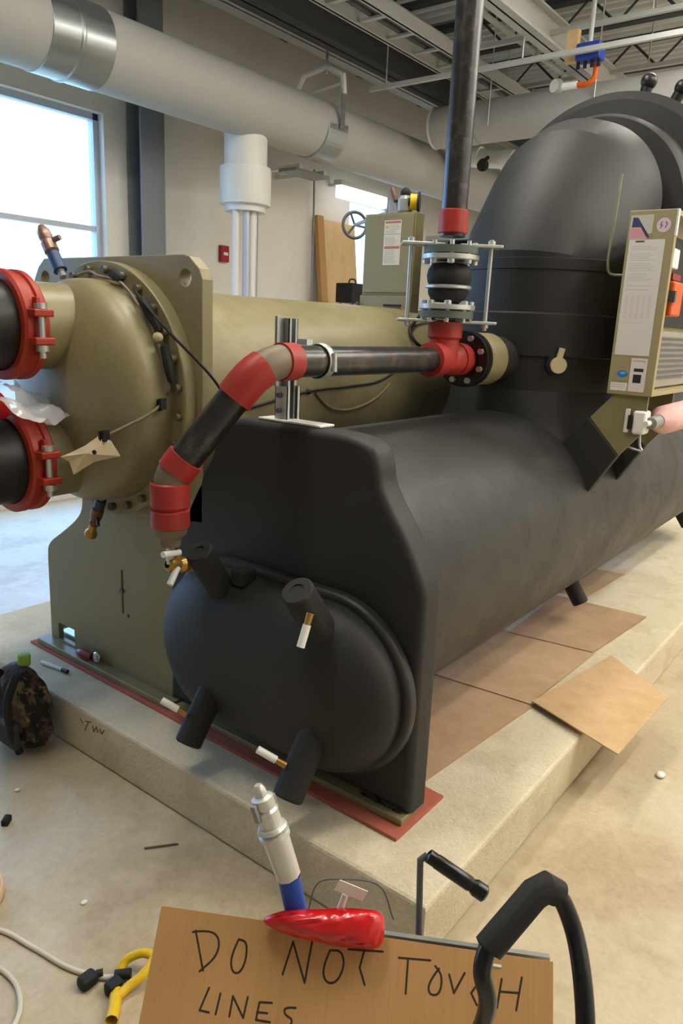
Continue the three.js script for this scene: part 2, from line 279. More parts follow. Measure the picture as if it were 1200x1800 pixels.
{ // trapeze hanger carrying the duct
  const h = thing('duct_hanger', 'white strut hanger with galvanized saddle holding the round duct', 'hanger', [4.6, 3.3, -4.1]);
  part(h, 'saddle', [lathe([[DR + 0.004, 0], [DR + 0.012, 0.005], [DR + 0.012, 0.3], [DR + 0.004, 0.305]], V(4.35, DY, DZ), V(1, 0, 0), 48)].map((g) => { // keep the lower front part of the ring
    const p = g.index ? g.toNonIndexed() : g, a = p.attributes.position, keep = []; for (let i = 0; i < a.count; i += 3) { const y = (a.getY(i) + a.getY(i + 1) + a.getY(i + 2)) / 3; if (y < DY + 0.02) for (let k = 0; k < 3; k++) keep.push(a.getX(i + k), a.getY(i + k), a.getZ(i + k)); }
    const q = new THREE.BufferGeometry(); q.setAttribute('position', new THREE.Float32BufferAttribute(keep, 3)); q.computeVertexNormals(); q.setAttribute('uv', new THREE.Float32BufferAttribute(new Float32Array(keep.length / 3 * 2), 2)); return q; }), M.galv);
  const z0 = DZ + DR + 0.03;
  part(h, 'strap', box(4.5, DY - 0.02, z0 - 0.005, 4.56, DY + 0.34, z0 + 0.005), M.galv);
  part(h, 'bow', mitre([V(4.53, DY + 0.3, z0), V(4.53, DY + 0.46, z0 - 0.02), V(4.5, DY + 0.56, DZ + 0.1), V(4.45, DY + 0.5, DZ - 0.15), V(4.44, DY + 0.28, DZ - 0.28)], 0.03, 8), M.white);
  part(h, 'cross_bar', cyl(V(4.53, DY + 0.4, z0), V(4.48, DY + 0.32, DZ - 0.2), 0.016, 0.016, 8), M.white);
  part(h, 'rod', cyl(V(4.5, DY + 0.5, DZ + 0.1), V(4.5, 5.1, DZ + 0.1), 0.016, 0.016, 8), M.zinc);
}
{ const h = thing('pipe_bracket', 'small white wall bracket below the duct beside the drop', 'bracket', [4.75, 3.25, -4.9]);
  part(h, 'arm', [box(4.55, 3.3, -5.2, 4.6, 3.34, -4.5), box(4.95, 3.3, -5.2, 5.0, 3.34, -4.5)], M.white); part(h, 'plate', box(4.5, 3.27, -4.75, 5.05, 3.3, -4.5), M.grey); }
{ const h = thing('hose_line', 'thin grey hose hanging down the wall past the duct saddle', 'hose', [5.72, 0, -5.1]); part(h, 'hose', tube([V(5.5, 3.5, -5.1), V(5.52, 2.8, -5.1), V(5.54, 2.0, -5.12), V(5.54, 0.02, -5.12)], 0.012, 40, 6), M.grey); }
{ const d = thing('cross_duct', 'white round duct crossing overhead behind the black compressor', 'duct', [6, 3.68, -1.5]);
  part(d, 'wrap', cyl(V(6, 3.9, -3.75), V(6, 3.9, 3.5), 0.21, 0.21, 40), M.duct); part(d, 'end_cap', lathe([[0.0, -0.01], [0.16, 0.0], [0.215, 0.03], [0.215, 0.06]], V(6, 3.9, -3.79), V(0, 0, 1), 40), M.white);
  part(d, 'seam_band', cyl(V(6, 3.9, -3.45), V(6, 3.9, -3.2), 0.217, 0.217, 40), M.galv);
  for (const z of [-3.0, -1.9]) part(d, 'hanger_rod', cyl(V(5.77, 3.8, z), V(5.77, 5.1, z), 0.008, 0.008, 6), M.zinc); }
for (const [i, [x, y, z0, z1]] of [[4.9, 4.02, -3.9, -0.6], [5.3, 4.35, -3.1, 0.5], [6.9, 4.45, -3.6, 0]].entries()) {
  const t = thing('strut_trapeze', ['low white strut bar hung on rods in front of the cross duct', 'upper strut bar hung beside the blue sensor box', 'far strut bar hung above the cross duct'][i], 'strut', [x, y, (z0 + z1) / 2]);
  part(t, 'bar', box(x - 0.02, y, z0, x + 0.02, y + 0.04, z1), M.beamGrey);
  for (const z of [z0 + 0.2, (z0 + z1) / 2, z1 - 0.3]) part(t, 'rod', cyl(V(x, y + 0.03, z), V(x, 5.1, z), 0.009, 0.009, 6), M.zinc);
}
{ const b = thing('sensor_box', 'blue actuator box hung from the roof above the cross duct', 'sensor', [5.0, 3.95, -1.7]);
  part(b, 'body', box(4.95, 3.99, -1.79, 5.1, 4.12, -1.58, 0.015), M.blueBox); part(b, 'label_plate', box(4.945, 4.05, -1.73, 4.951, 4.08, -1.67), M.white);
  part(b, 'knockout', [0, 1, 2, 3].map((k) => cyl(V(5.02, 3.94, -1.78 + k * 0.06), V(5.02, 3.99, -1.78 + k * 0.06), 0.016, 0.016, 10)), M.rubber);
  part(b, 'mount', box(5.0, 4.0, -1.9, 5.06, 4.25, -1.8), M.ply); part(b, 'stem', cyl(V(5.03, 4.1, -1.7), V(5.03, 5.1, -1.7), 0.02, 0.02, 10), M.beamGrey); }
{ const b = thing('gauge_whip', 'round white gauge on a copper whip below the blue sensor box', 'gauge', [5.2, 3.75, -1.75]);
  part(b, 'dial', cyl(V(5.02, 3.84, -1.98), V(5.08, 3.84, -1.96), 0.055, 0.055, 20), M.white); part(b, 'bezel', lathe([[0.055, 0], [0.065, 0.01], [0.065, 0.05], [0.055, 0.06]], V(5.015, 3.84, -1.98), V(0.95, 0, 0.3), 20), M.grey);
  part(b, 'fitting', cyl(V(5.05, 3.83, -1.92), V(5.05, 3.83, -1.78), 0.03, 0.03, 12), M.whitePlastic); part(b, 'whip', tube([V(5.05, 3.83, -1.8), V(5.05, 3.82, -1.7), V(5.05, 3.86, -1.64), V(5.05, 3.97, -1.63)], 0.024, 20, 8), M.orange); }
{ const b = thing('white_drain_line', 'white plastic pipe with black valve knob beyond the vertical pipe', 'pipe', [6.6, 3.4, -3.2]);
  part(b, 'pipe', cyl(V(6.6, 3.745, -3.88), V(6.6, 3.55, -2.6), 0.1, 0.1, 24), M.pvc); part(b, 'collar', cyl(V(6.6, 3.71, -3.6), V(6.6, 3.695, -3.5), 0.115, 0.115, 24), M.white); part(b, 'collar', cyl(V(6.6, 3.64, -3.2), V(6.6, 3.62, -3.08), 0.115, 0.115, 24), M.white);
  part(b, 'knob', [cyl(V(6.5, 3.66, -3.35), V(6.4, 3.6, -3.36), 0.02, 0.02, 10), cyl(V(6.42, 3.57, -3.36), V(6.38, 3.55, -3.36), 0.07, 0.06, 16)], M.rubber); part(b, 'hanger', cyl(V(6.6, 3.7, -3.7), V(6.6, 5.1, -3.7), 0.01, 0.01, 6), M.zinc); }
{ const b = thing('wall_panel', 'small white wall panel with a dark square outline', 'panel', [9.9, 3.0, -4.0]);
  part(b, 'panel', box(9.93, 3.0, -3.9, 10, 3.75, -2.9), M.white); const f = [box(9.915, 3.25, -3.5, 9.93, 3.5, -3.45), box(9.915, 3.25, -3.3, 9.93, 3.5, -3.25), box(9.915, 3.45, -3.5, 9.93, 3.5, -3.25)]; part(b, 'outline', f, M.rubber); }
{ const p = thing('plywood_sheet', 'tan plywood sheet leaning on the window wall behind the condenser', 'board', [6.0, 0, -4.8]);
  const g = box(-0.35, 0, -0.012, 0.35, 3.0, 0.012); g.rotateX(-0.12); g.translate(6.05, 0.003, -4.8); part(p, 'sheet', g, M.ply);
  const g2 = box(-0.06, 0, -0.03, 0.06, 3.02, 0.03); g2.rotateX(-0.12); g2.translate(5.66, 0.008, -4.78); part(p, 'edge_stud', g2, M.cardEdge); }
{ const p = thing('black_crate', 'small black box on a stand by the plywood', 'box', [5.45, 0, -4.4]);
  part(p, 'case', box(5.3, 1.98, -4.55, 5.62, 2.2, -4.3, 0.015), M.rubber); part(p, 'handle', tube([V(5.38, 2.19, -4.42), V(5.4, 2.24, -4.42), V(5.5, 2.24, -4.42), V(5.52, 2.19, -4.42)], 0.01, 16, 6), M.blackMatte);
  for (const [x, z] of [[5.34, -4.5], [5.58, -4.5], [5.34, -4.35], [5.58, -4.35]]) part(p, 'leg', cyl(V(x, 0, z), V(x, 1.99, z), 0.012, 0.012, 8), M.grey); }
{ const p = thing('alarm_pull', 'small red fire alarm pull on the window wall', 'alarm', [4.12, 2.3, WZ + 0.02]); part(p, 'body', box(4.06, 2.33, WZ + 0.001, 4.18, 2.5, WZ + 0.05, 0.01), S(0x9b1626, 0.4)); part(p, 'lever', box(4.09, 2.4, WZ + 0.05, 4.15, 2.43, WZ + 0.06), M.white); }

// ---------------------------------------------------------------- evaporator, black and insulated
const EY = 0.86, EZ = -0.53, ER = 0.505;
const evap = thing('evaporator', 'long black insulated evaporator drum with domed head and tall suction elbow', 'chiller vessel', [1.8, PAD, EZ]);
const bell = (() => {                                              // end plate outline: wide below, narrow shouldered neck above
  const right = smooth([[0.008, 0.95], [-0.004, 0.995], [-0.035, 1.058], [-0.08, 1.135], [-0.138, 1.215], [-0.17, 1.27], [-0.182, 1.325], [-0.205, 1.37], [-0.26, 1.395], [-0.34, 1.403]], 5);
  const r = [[0.012, PAD + 0.035], [0.01, 0.6], ...right]; return [...r, ...r.slice(2).reverse().map(([z, y]) => [2 * EZ - z, y]), [-1.10, 0.85], [-1.125, 0.78], [-1.128, PAD + 0.035]];
})();
part(evap, 'shell', cyl(V(0.06, EY, EZ), V(4.6, EY, EZ), ER, ER, 96), M.black);
part(evap, 'end_plate', plateX(bell, 0, 0.115, 0.028), M.blackSoft);
part(evap, 'foot_plate', [box(-0.03, PAD + 0.012, -1.07, 0.11, PAD + 0.035, 0.006, 0.004)], M.olive);
{ // ragged trimmed edge of the foam above the foot
  const g = []; for (let i = 0; i < 9; i++) g.push(new THREE.TetrahedronGeometry(0.006 + rnd() * 0.008, 1).scale(0.6, 1, 1 + rnd()).translate(-0.003, PAD + 0.036, -0.17 + i * 0.018 + rnd() * 0.01)); part(evap, 'foam_crumbs', g, M.rubber).userData.kind = 'stuff';
}
function stadium(a, r, n = 28) { const o = []; for (let i = 0; i <= n; i++) { const t = -Math.PI / 2 + Math.PI * i / n; o.push([a + r * Math.cos(t), r * Math.sin(t)]); } for (let i = 0; i <= n; i++) { const t = Math.PI / 2 + Math.PI * i / n; o.push([-a + r * Math.cos(t), r * Math.sin(t)]); } return o; }
const HY = 0.605, HZ = -0.525;
{ // domed oblong water box
  const prof = [[1, 0.0], [1, -0.035], [0.985, -0.06]]; for (let i = 1; i <= 14; i++) { const t = i / 14 * Math.PI / 2; prof.push([Math.max(Math.cos(t), 0.0), -0.06 - 0.15 * Math.sin(t)]); }
  const rings = prof.map(([k, x]) => stadium(0.232 * (0.25 + 0.75 * Math.sqrt(k)) , 0.283 * Math.pow(Math.max(k, 0.0001), 0.82)).map(([z, y]) => V(x, HY + y, HZ + z)));
  const pos = []; for (let i = 0; i < rings.length - 1; i++) for (let k = 0; k < rings[0].length; k++) { const k2 = (k + 1) % rings[0].length, a = rings[i][k], b = rings[i][k2], c = rings[i + 1][k2], d = rings[i + 1][k]; for (const p of [a, b, c, a, c, d]) pos.push(p.x, p.y, p.z); }
  const g = new THREE.BufferGeometry(); g.setAttribute('position', new THREE.Float32BufferAttribute(pos, 3)); g.computeVertexNormals();
  const h = toCreasedNormals(g, 0.9); h.setAttribute('uv', new THREE.Float32BufferAttribute(new Float32Array(pos.length / 3 * 2), 2));
  const head = part(evap, 'domed_head', h, M.blackSoft);
  part(head, 'lip', plateX(stadium(0.232, 0.308).map(([z, y]) => [HZ + z, HY + y]), -0.045, 0.006, 0.018), M.black);
}
function stub(a, b, r, name, capHole, valve) {
  const n = part(evap, name, lathe([[r, 0], [r, a.distanceTo(b) - 0.006], [r - 0.006, a.distanceTo(b)], [r * 0.45, a.distanceTo(b)], [r * 0.42, a.distanceTo(b) - (capHole ? 0.004 : 0.05)], [0, a.distanceTo(b) - (capHole ? 0.004 : 0.05)]], a, b.clone().sub(a), 32), M.blackMatte);
  if (valve) {
    const [p, q] = valve; const d = q.clone().sub(p);
    part(n, 'brass_tap', cyl(p, p.clone().addScaledVector(d, 0.38), 0.011, 0.009, 12), M.brass); part(n, 'white_lever', cyl(p.clone().addScaledVector(d, 0.34), q, 0.012, 0.012, 14), M.whitePlastic);
  }
}
stub(V(-0.115, 0.80, -0.262), V(-0.252, 0.985, -0.262), 0.05, 'vent_stub', true, [V(-0.262, 0.935, -0.2), V(-0.30, 0.845, -0.2)]);
stub(V(-0.10, 0.80, -0.70), V(-0.23, 1.0, -0.70), 0.046, 'vent_stub', true);
stub(V(-0.13, 0.54, -0.70), V(-0.28, 0.325, -0.70), 0.046, 'drain_stub', false, [V(-0.270, 0.428, -0.715), V(-0.318, 0.475, -0.785)]);
stub(V(-0.13, 0.54, -0.25), V(-0.28, 0.325, -0.25), 0.048, 'drain_stub', false, [V(-0.270, 0.428, -0.268), V(-0.318, 0.475, -0.34)]);
part(evap, 'pad_lug', box(-0.13, 0.87, -0.66, -0.06, 0.925, -0.6, 0.012), M.blackMatte);
stub(V(2.0, 0.5, -0.3), V(2.0, 0.335, -0.185), 0.042, 'drain_stub', false); stub(V(4.3, 0.5, -0.3), V(4.3, 0.335, -0.185), 0.05, 'drain_stub', false);
// suction neck and mitred elbow
const NX = 1.85, NR = 0.395, KY = 2.34;
const elbow = part(evap, 'suction_elbow', mitre([V(NX, 1.2, EZ), V(NX, 2.0, EZ), V(NX + 0.03, 2.07, EZ), V(NX + 0.20, 2.27, EZ), V(NX + 0.25, 2.32, EZ), V(NX + 0.31, KY + 0.01, EZ), V(NX + 0.37, KY + 0.02, EZ), V(NX + 0.39, KY + 0.02, EZ)], [NR, NR + 0.004, NR + 0.006, NR + 0.014, NR + 0.016, NR + 0.017, NR + 0.015, NR - 0.01], 72, 0.3), M.blackSoft);
part(elbow, 'sleeve', lathe([[NR, 0], [NR + 0.012, 0.006], [NR + 0.012, 0.19], [NR, 0.2]], V(NX, 1.62, EZ), UP, 72), M.blackSoft);
part(elbow, 'skirt', lathe([[NR + 0.085, 0], [NR + 0.05, 0.06], [NR + 0.02, 0.14], [NR + 0.006, 0.24], [NR, 0.25]], V(NX, 1.22, EZ), UP, 72), M.blackSoft);
part(elbow, 'seam_band', lathe([[NR, 0], [NR + 0.009, 0.004], [NR + 0.009, 0.05], [NR, 0.054]], V(NX, 2.0, EZ), UP, 72), M.blackSoft);
{ // relief nozzle with flange, and the capped service port
  const z = -0.54, y = 1.603;
  const n = part(evap, 'relief_nozzle', lathe([[0.10, 0], [0.11, 0.004], [0.114, 0.03], [0.108, 0.036], [0.11, 0.04], [0.114, 0.07], [0.108, 0.076], [0.11, 0.08], [0.114, 0.11], [0.108, 0.116], [0.11, 0.12], [0.114, 0.16], [0.108, 0.17], [0.09, 0.175]], V(1.172, y, z), V(1, 0, 0), 40), M.olive);
  part(n, 'foam_collar', lathe([[0.08, 0], [0.1, 0.004], [0.1, 0.1], [0.115, 0.18]], V(1.335, y, z), V(1, 0, 0), 40), M.blackSoft);
  part(n, 'flange', lathe([[0.05, 0], [0.11, 0], [0.12, 0.004], [0.12, 0.026], [0.05, 0.03]], V(1.145, y, z), V(1, 0, 0), 40), M.blackIron);
  for (let i = 0; i < 8; i++) { const t = (i + 0.5) / 8 * 6.283; part(n, 'bolt', cyl(V(1.105, y + 0.095 * Math.sin(t), z + 0.095 * Math.cos(t)), V(1.147, y + 0.095 * Math.sin(t), z + 0.095 * Math.cos(t)), 0.013, 0.013, 6), M.zinc); }
  const d = V(-0.79, 0, 0.61).normalize(), p = V(NX, 1.59, EZ).addScaledVector(d, NR - 0.01);
  const port = part(evap, 'service_port', cyl(p, p.clone().addScaledVector(d, 0.04), 0.052, 0.05, 24), M.rubber);
  part(port, 'tan_cap', [cyl(p.clone().addScaledVector(d, 0.035), p.clone().addScaledVector(d, 0.06), 0.036, 0.036, 20), cyl(p.clone().addScaledVector(d, 0.048).add(V(0, 0.02, 0)), p.clone().addScaledVector(d, 0.048).add(V(0.008, 0.075, 0.008)), 0.014, 0.014, 12)], M.tan);
}
const A0 = 0.70, A1 = 1.03;
for (const xb of [1.5, 1.9]) { const P = (t, r) => [EZ + r * Math.sin(t), EY + r * Math.cos(t)]; part(evap, 'bracket_block', plateX([P(0.70, 0.48), P(1.24, 0.48), P(1.01, 0.682), P(0.70, 0.672)], xb, xb + 0.05, 0.004), M.blackMatte); }

// ---------------------------------------------------------------- compressor
{
  const c = thing('compressor', 'big black round compressor casing behind the suction elbow', 'compressor', [3, 1.36, EZ]), X = V(1, 0, 0);
  part(c, 'inlet_ring', lathe([[0.1, 0], [0.34, 0], [0.345, 0.02], [0.345, 0.11], [0.3, 0.115]], V(2.235, KY + 0.02, EZ), X, 72), M.blackMatte);
  part(c, 'inlet_casing', lathe([[0.1, 0], [0.48, 0.0], [0.5, 0.03], [0.52, 0.26], [0.53, 0.3]], V(2.335, KY, EZ), X, 72), M.blackSoft);
  part(c, 'volute', lathe([[0.1, 0], [0.6, 0.0], [0.65, 0.05], [0.65, 0.4], [0.58, 0.46], [0.55, 1.3], [0.5, 1.36], [0, 1.38]], V(2.5, KY, EZ), X, 72), M.blackSoft);
  for (const t of [0.2, 0.46]) { const d = V(0, Math.cos(t), Math.sin(t)), p = V(2.62, KY, EZ).addScaledVector(d, 0.64); part(c, 'lifting_eye', [cyl(p, p.clone().addScaledVector(d, 0.05), 0.03, 0.03, 14), new THREE.SphereGeometry(0.042, 18, 12).translate(p.x, p.y + 0.07, p.z + d.z * 0.08)], M.blackIron); }
  part(c, 'support_saddle', box(2.75, EY + ER - 0.02, EZ - 0.3, 3.2, KY - 0.5, EZ + 0.3, 0.02), M.blackMatte);
}

// ---------------------------------------------------------------- condenser, olive
const CZ = -1.45, CY = 1.43, CR = 0.4;
const cond = thing('condenser', 'olive painted condenser drum with bolted domed head and twin water nozzles', 'chiller vessel', [1.8, PAD, CZ]);
part(cond, 'shell', cyl(V(0.05, CY, CZ), V(4.6, CY, CZ), CR, CR, 80), M.olive);
{
  const hole = (z, y) => circleZY(z, y, 0.028, 24).reverse();
  const out = [[-0.935, 1.02], [-0.935, 1.85], [-0.95, 1.885], [-1.0, 1.925], [-1.03, 1.932], [-1.885, 1.932], [-1.93, 1.90], [-1.965, 1.85], [-1.965, 1.1], [-1.72, 0.99], [-1.3, 0.96], [-0.935, 1.0]];
  part(cond, 'tube_sheet', plateX(out, 0.0, 0.05, 0.004, [hole(-1.02, 1.855), hole(-1.88, 1.855)]), M.olive);
  const legOut = [...smooth([[-1.72, 1.08], [-1.70, 1.0], [-1.695, 0.94], [-1.71, 0.895], [-1.76, 0.845], [-1.86, 0.775], [-1.95, 0.715], [-1.978, 0.68], [-1.985, 0.62]], 4), [-1.988, 0.3], [-1.988, 0.235], [-1.78, 0.235], [-1.12, 0.235], [-1.10, 0.7], [-1.09, 1.08]];
  const leg = part(cond, 'support_plate', plateX(legOut, 0.004, 0.03, 0.003, [[[-1.80, 0.245], [-1.80, 0.325], [-1.925, 0.325], [-1.925, 0.245]].reverse(), [[-1.437, 0.51], [-1.425, 0.51], [-1.425, 0.70], [-1.437, 0.70]].reverse(), circleZY(-1.395, 0.507, 0.008, 12).reverse()]), M.olive);
  part(leg, 'stiffener', [box(0.03, 0.235, -1.46, 0.42, 1.05, -1.44), box(0.4, 0.235, -1.98, 0.42, 1.05, -1.12)], M.olive);
  part(leg, 'slot_bolt', cyl(V(-0.004, 0.61, -1.431), V(0.03, 0.61, -1.431), 0.012, 0.012, 10), M.steelDark);
  part(cond, 'foot_plate', box(-0.05, PAD + 0.012, -2.02, 0.17, PAD + 0.037, -1.085, 0.004), M.olive);
  part(cond, 'rear_support', box(3.6, PAD + 0.012, -1.98, 3.66, 1.1, -1.08, 0.004), M.olive);
  const fl = part(cond, 'head_flange', lathe([[0.3, 0], [0.475, 0], [0.478, 0.004], [0.478, 0.05], [0.3, 0.05]], V(-0.05, CY + 0.005, CZ + 0.01), V(1, 0, 0), 96), M.olive);
  const dome = []; for (let i = 0; i <= 14; i++) { const t = i / 14 * Math.PI / 2; dome.push([0.41 * Math.cos(t), 0.10 + 0.14 * Math.sin(t)]); }
  part(cond, 'domed_head', lathe([[0.415, 0], [0.41, 0.1], ...dome.slice(1)], V(-0.04, CY + 0.005, CZ + 0.01), V(-1, 0, 0), 80), M.olive);
  const bg = new THREE.CylinderGeometry(0.0155, 0.0155, 0.022, 6).rotateZ(Math.PI / 2);
  for (let i = 0; i < 28; i++) { const t = (i + 0.5) / 28 * 2 * Math.PI; piece(fl, 'bolt', bg, M.oliveDark, V(-0.061, CY + 0.005 + 0.447 * Math.sin(t), CZ + 0.01 + 0.447 * Math.cos(t))); }
  for (const y of [1.672, 1.205]) part(cond, 'water_nozzle', lathe([[0.15, 0], [0.15, 0.30], [0.142, 0.303], [0.142, 0.32], [0.15, 0.325], [0.15, 0.345], [0.13, 0.345], [0.13, 0.1]], V(-0.06, y, -1.465), V(-1, 0, 0), 56), M.olive);
}
// field piping and grooved couplings
[[1.672, 'upper', 'condenser water pipe stub above the other, ending in the red coupling'], [1.205, 'lower', 'condenser water pipe stub beneath the other, with a pale scuff']].forEach(([y, k, lab], i) => {
  const z = -1.465, p = thing('water_pipe', 'dark steel ' + lab, 'pipe', [-0.6, y - 0.15, z], 'condenser water pipes');
  part(p, 'pipe', lathe([[0.138, 0.0], [0.15, 0.0], [0.15, 0.5], [0.138, 0.5], [0.138, 0.0]], V(-0.408, y, z), V(-1, 0, 0), 56), S(0x2b2826, 0.45, 0.3));
  const c = thing('grooved_coupling', 'red bolted grooved coupling on the ' + k + ' condenser water nozzle', 'coupling', [-0.4, y - 0.17, z], 'red grooved couplings');
  for (const s of [1, -1]) {
    const pts = [[0.153, -0.045], [0.176, -0.045], [0.184, -0.036], [0.184, -0.016], [0.176, -0.012], [0.176, 0.012], [0.184, 0.016], [0.184, 0.036], [0.176, 0.045], [0.153, 0.045]];
    const g = new THREE.LatheGeometry(pts.map((q) => new THREE.Vector2(...q)), 40, s > 0 ? Math.PI : 0, Math.PI); let h = toCreasedNormals(g, 0.5);
    h.rotateZ(Math.PI / 2); h.rotateX(s > 0 ? 0 : 0); h.rotateX(Math.PI / 2 * 0); h.translate(-0.395, y, z);
    // each half shell covers the upper or lower half of the joint
    h.computeBoundingBox(); const half = part(c, 'housing', h, M.couplingRed);
    for (const dz of [0.2, -0.2]) { const yp = y + s * 0.045, zi = z + Math.sign(dz) * 0.16, zo = z + dz + Math.sign(dz) * 0.022; part(half, 'bolt_pad', [box(-0.43, yp - 0.012, Math.min(zi, zo), -0.36, yp + 0.012, Math.max(zi, zo), 0.005), box(-0.402, Math.min(yp, yp + s * 0.05), Math.min(zi, z + dz - Math.sign(dz) * 0.012), -0.388, Math.max(yp, yp + s * 0.05), Math.max(zi, z + dz - Math.sign(dz) * 0.012), 0.003)], M.couplingRed); }
  }
  for (const dz of [0.2, -0.2]) part(c, 'bolt', [cyl(V(-0.395, y - 0.1, z + dz), V(-0.395, y + 0.075, z + dz), 0.011, 0.011, 12), cyl(V(-0.395, y + 0.058, z + dz), V(-0.395, y + 0.076, z + dz), 0.021, 0.021, 6), cyl(V(-0.395, y - 0.078, z + dz), V(-0.395, y - 0.058, z + dz), 0.022, 0.022, 6)], M.zinc);
});
{ // crumpled clear wrap between the two couplings
  const w = thing('plastic_wrap', 'crumpled clear plastic wrap tucked between the red couplings', 'plastic', [-0.42, 1.38, -1.4]);
  const g = new THREE.PlaneGeometry(0.3, 0.34, 18, 18), p = g.attributes.position; for (let i = 0; i < p.count; i++) { const x = p.getX(i), y = p.getY(i); p.setZ(i, 0.012 * Math.sin(x * 40 + 3 * y) + 0.01 * Math.sin(y * 47 + x * 22) + 0.008 * rnd()); }
  g.rotateX(-1.1); g.rotateY(0.6); g.translate(-0.43, 1.437, -1.4); g.computeVertexNormals();
  part(w, 'film', g, new THREE.MeshPhysicalMaterial({ color: 0xf4f4f6, roughness: 0.18, transmission: 0.55, thickness: 0, side: THREE.DoubleSide }));
  const r = thing('red_rag', 'bright red bundle at the photo edge above the lower coupling', 'rag', [-0.5, 1.36, -1.4]);
  const b = new THREE.IcosahedronGeometry(0.06, 3), q = b.attributes.position; for (let i = 0; i < q.count; i++) { const k = 1 + 0.15 * Math.sin(q.getX(i) * 60 + q.getY(i) * 40) + 0.1 * Math.sin(q.getZ(i) * 80); q.setXYZ(i, q.getX(i) * k, q.getY(i) * k * 0.9, q.getZ(i) * k); } b.computeVertexNormals(); b.translate(-0.52, 1.412, -1.40); part(r, 'cloth', b, S(0xc3101a, 0.6));
}
{ // air valve on the head, drain valve below it
  const a = thing('air_vent_valve', 'bronze valve with blue sleeve standing on the condenser head', 'valve', [-0.12, 1.85, -1.6]);
  const p0 = V(-0.10, 1.86, -1.60), p1 = V(-0.10, 2.04, -1.73), d = p1.clone().sub(p0), at = (t) => p0.clone().addScaledVector(d, t);
  part(a, 'nipple', cyl(at(-0.05), at(0.15), 0.014, 0.014, 14), M.grey); part(a, 'blue_sleeve', cyl(at(0.08), at(0.42), 0.026, 0.024, 18), S(0x27446e, 0.5)); part(a, 'body', lathe([[0.014, 0], [0.028, 0.01], [0.028, 0.05], [0.022, 0.06], [0.026, 0.075], [0.024, 0.1], [0.012, 0.125], [0, 0.13]], at(0.42), d, 18), S(0x8d7566, 0.4, 0.5)); part(a, 'tap', cyl(at(0.65), at(0.65).add(V(0.02, 0.02, 0.05)), 0.012, 0.01, 10), S(0x8d7566, 0.4, 0.5));
  const b = thing('drain_valve', 'brass drain valve with dark tape under the condenser head', 'valve', [-0.1, 0.86, -1.43]);
  const q0 = V(-0.10, 1.06, -1.385), q1 = V(-0.10, 0.862, -1.485), e = q1.clone().sub(q0), au = (t) => q0.clone().addScaledVector(e, t);
  part(b, 'nipple', cyl(au(-0.1), au(0.25), 0.012, 0.012, 12), M.olive); part(b, 'tape', cyl(au(0.2), au(0.38), 0.021, 0.021, 16), S(0x2a3550, 0.5)); part(b, 'body', lathe([[0.015, 0], [0.024, 0.008], [0.024, 0.05], [0.017, 0.065], [0.02, 0.075], [0.017, 0.09]], au(0.36), e, 16), S(0x7a4a33, 0.4, 0.5)); part(b, 'outlet', lathe([[0.016, 0], [0.016, 0.03], [0.025, 0.045], [0.025, 0.06], [0, 0.06]], au(0.74), e, 16), M.brass); part(b, 'lever', cyl(au(0.5), au(0.5).add(V(-0.02, -0.04, 0.035)), 0.008, 0.007, 8), S(0x3b2d25, 0.5));
}
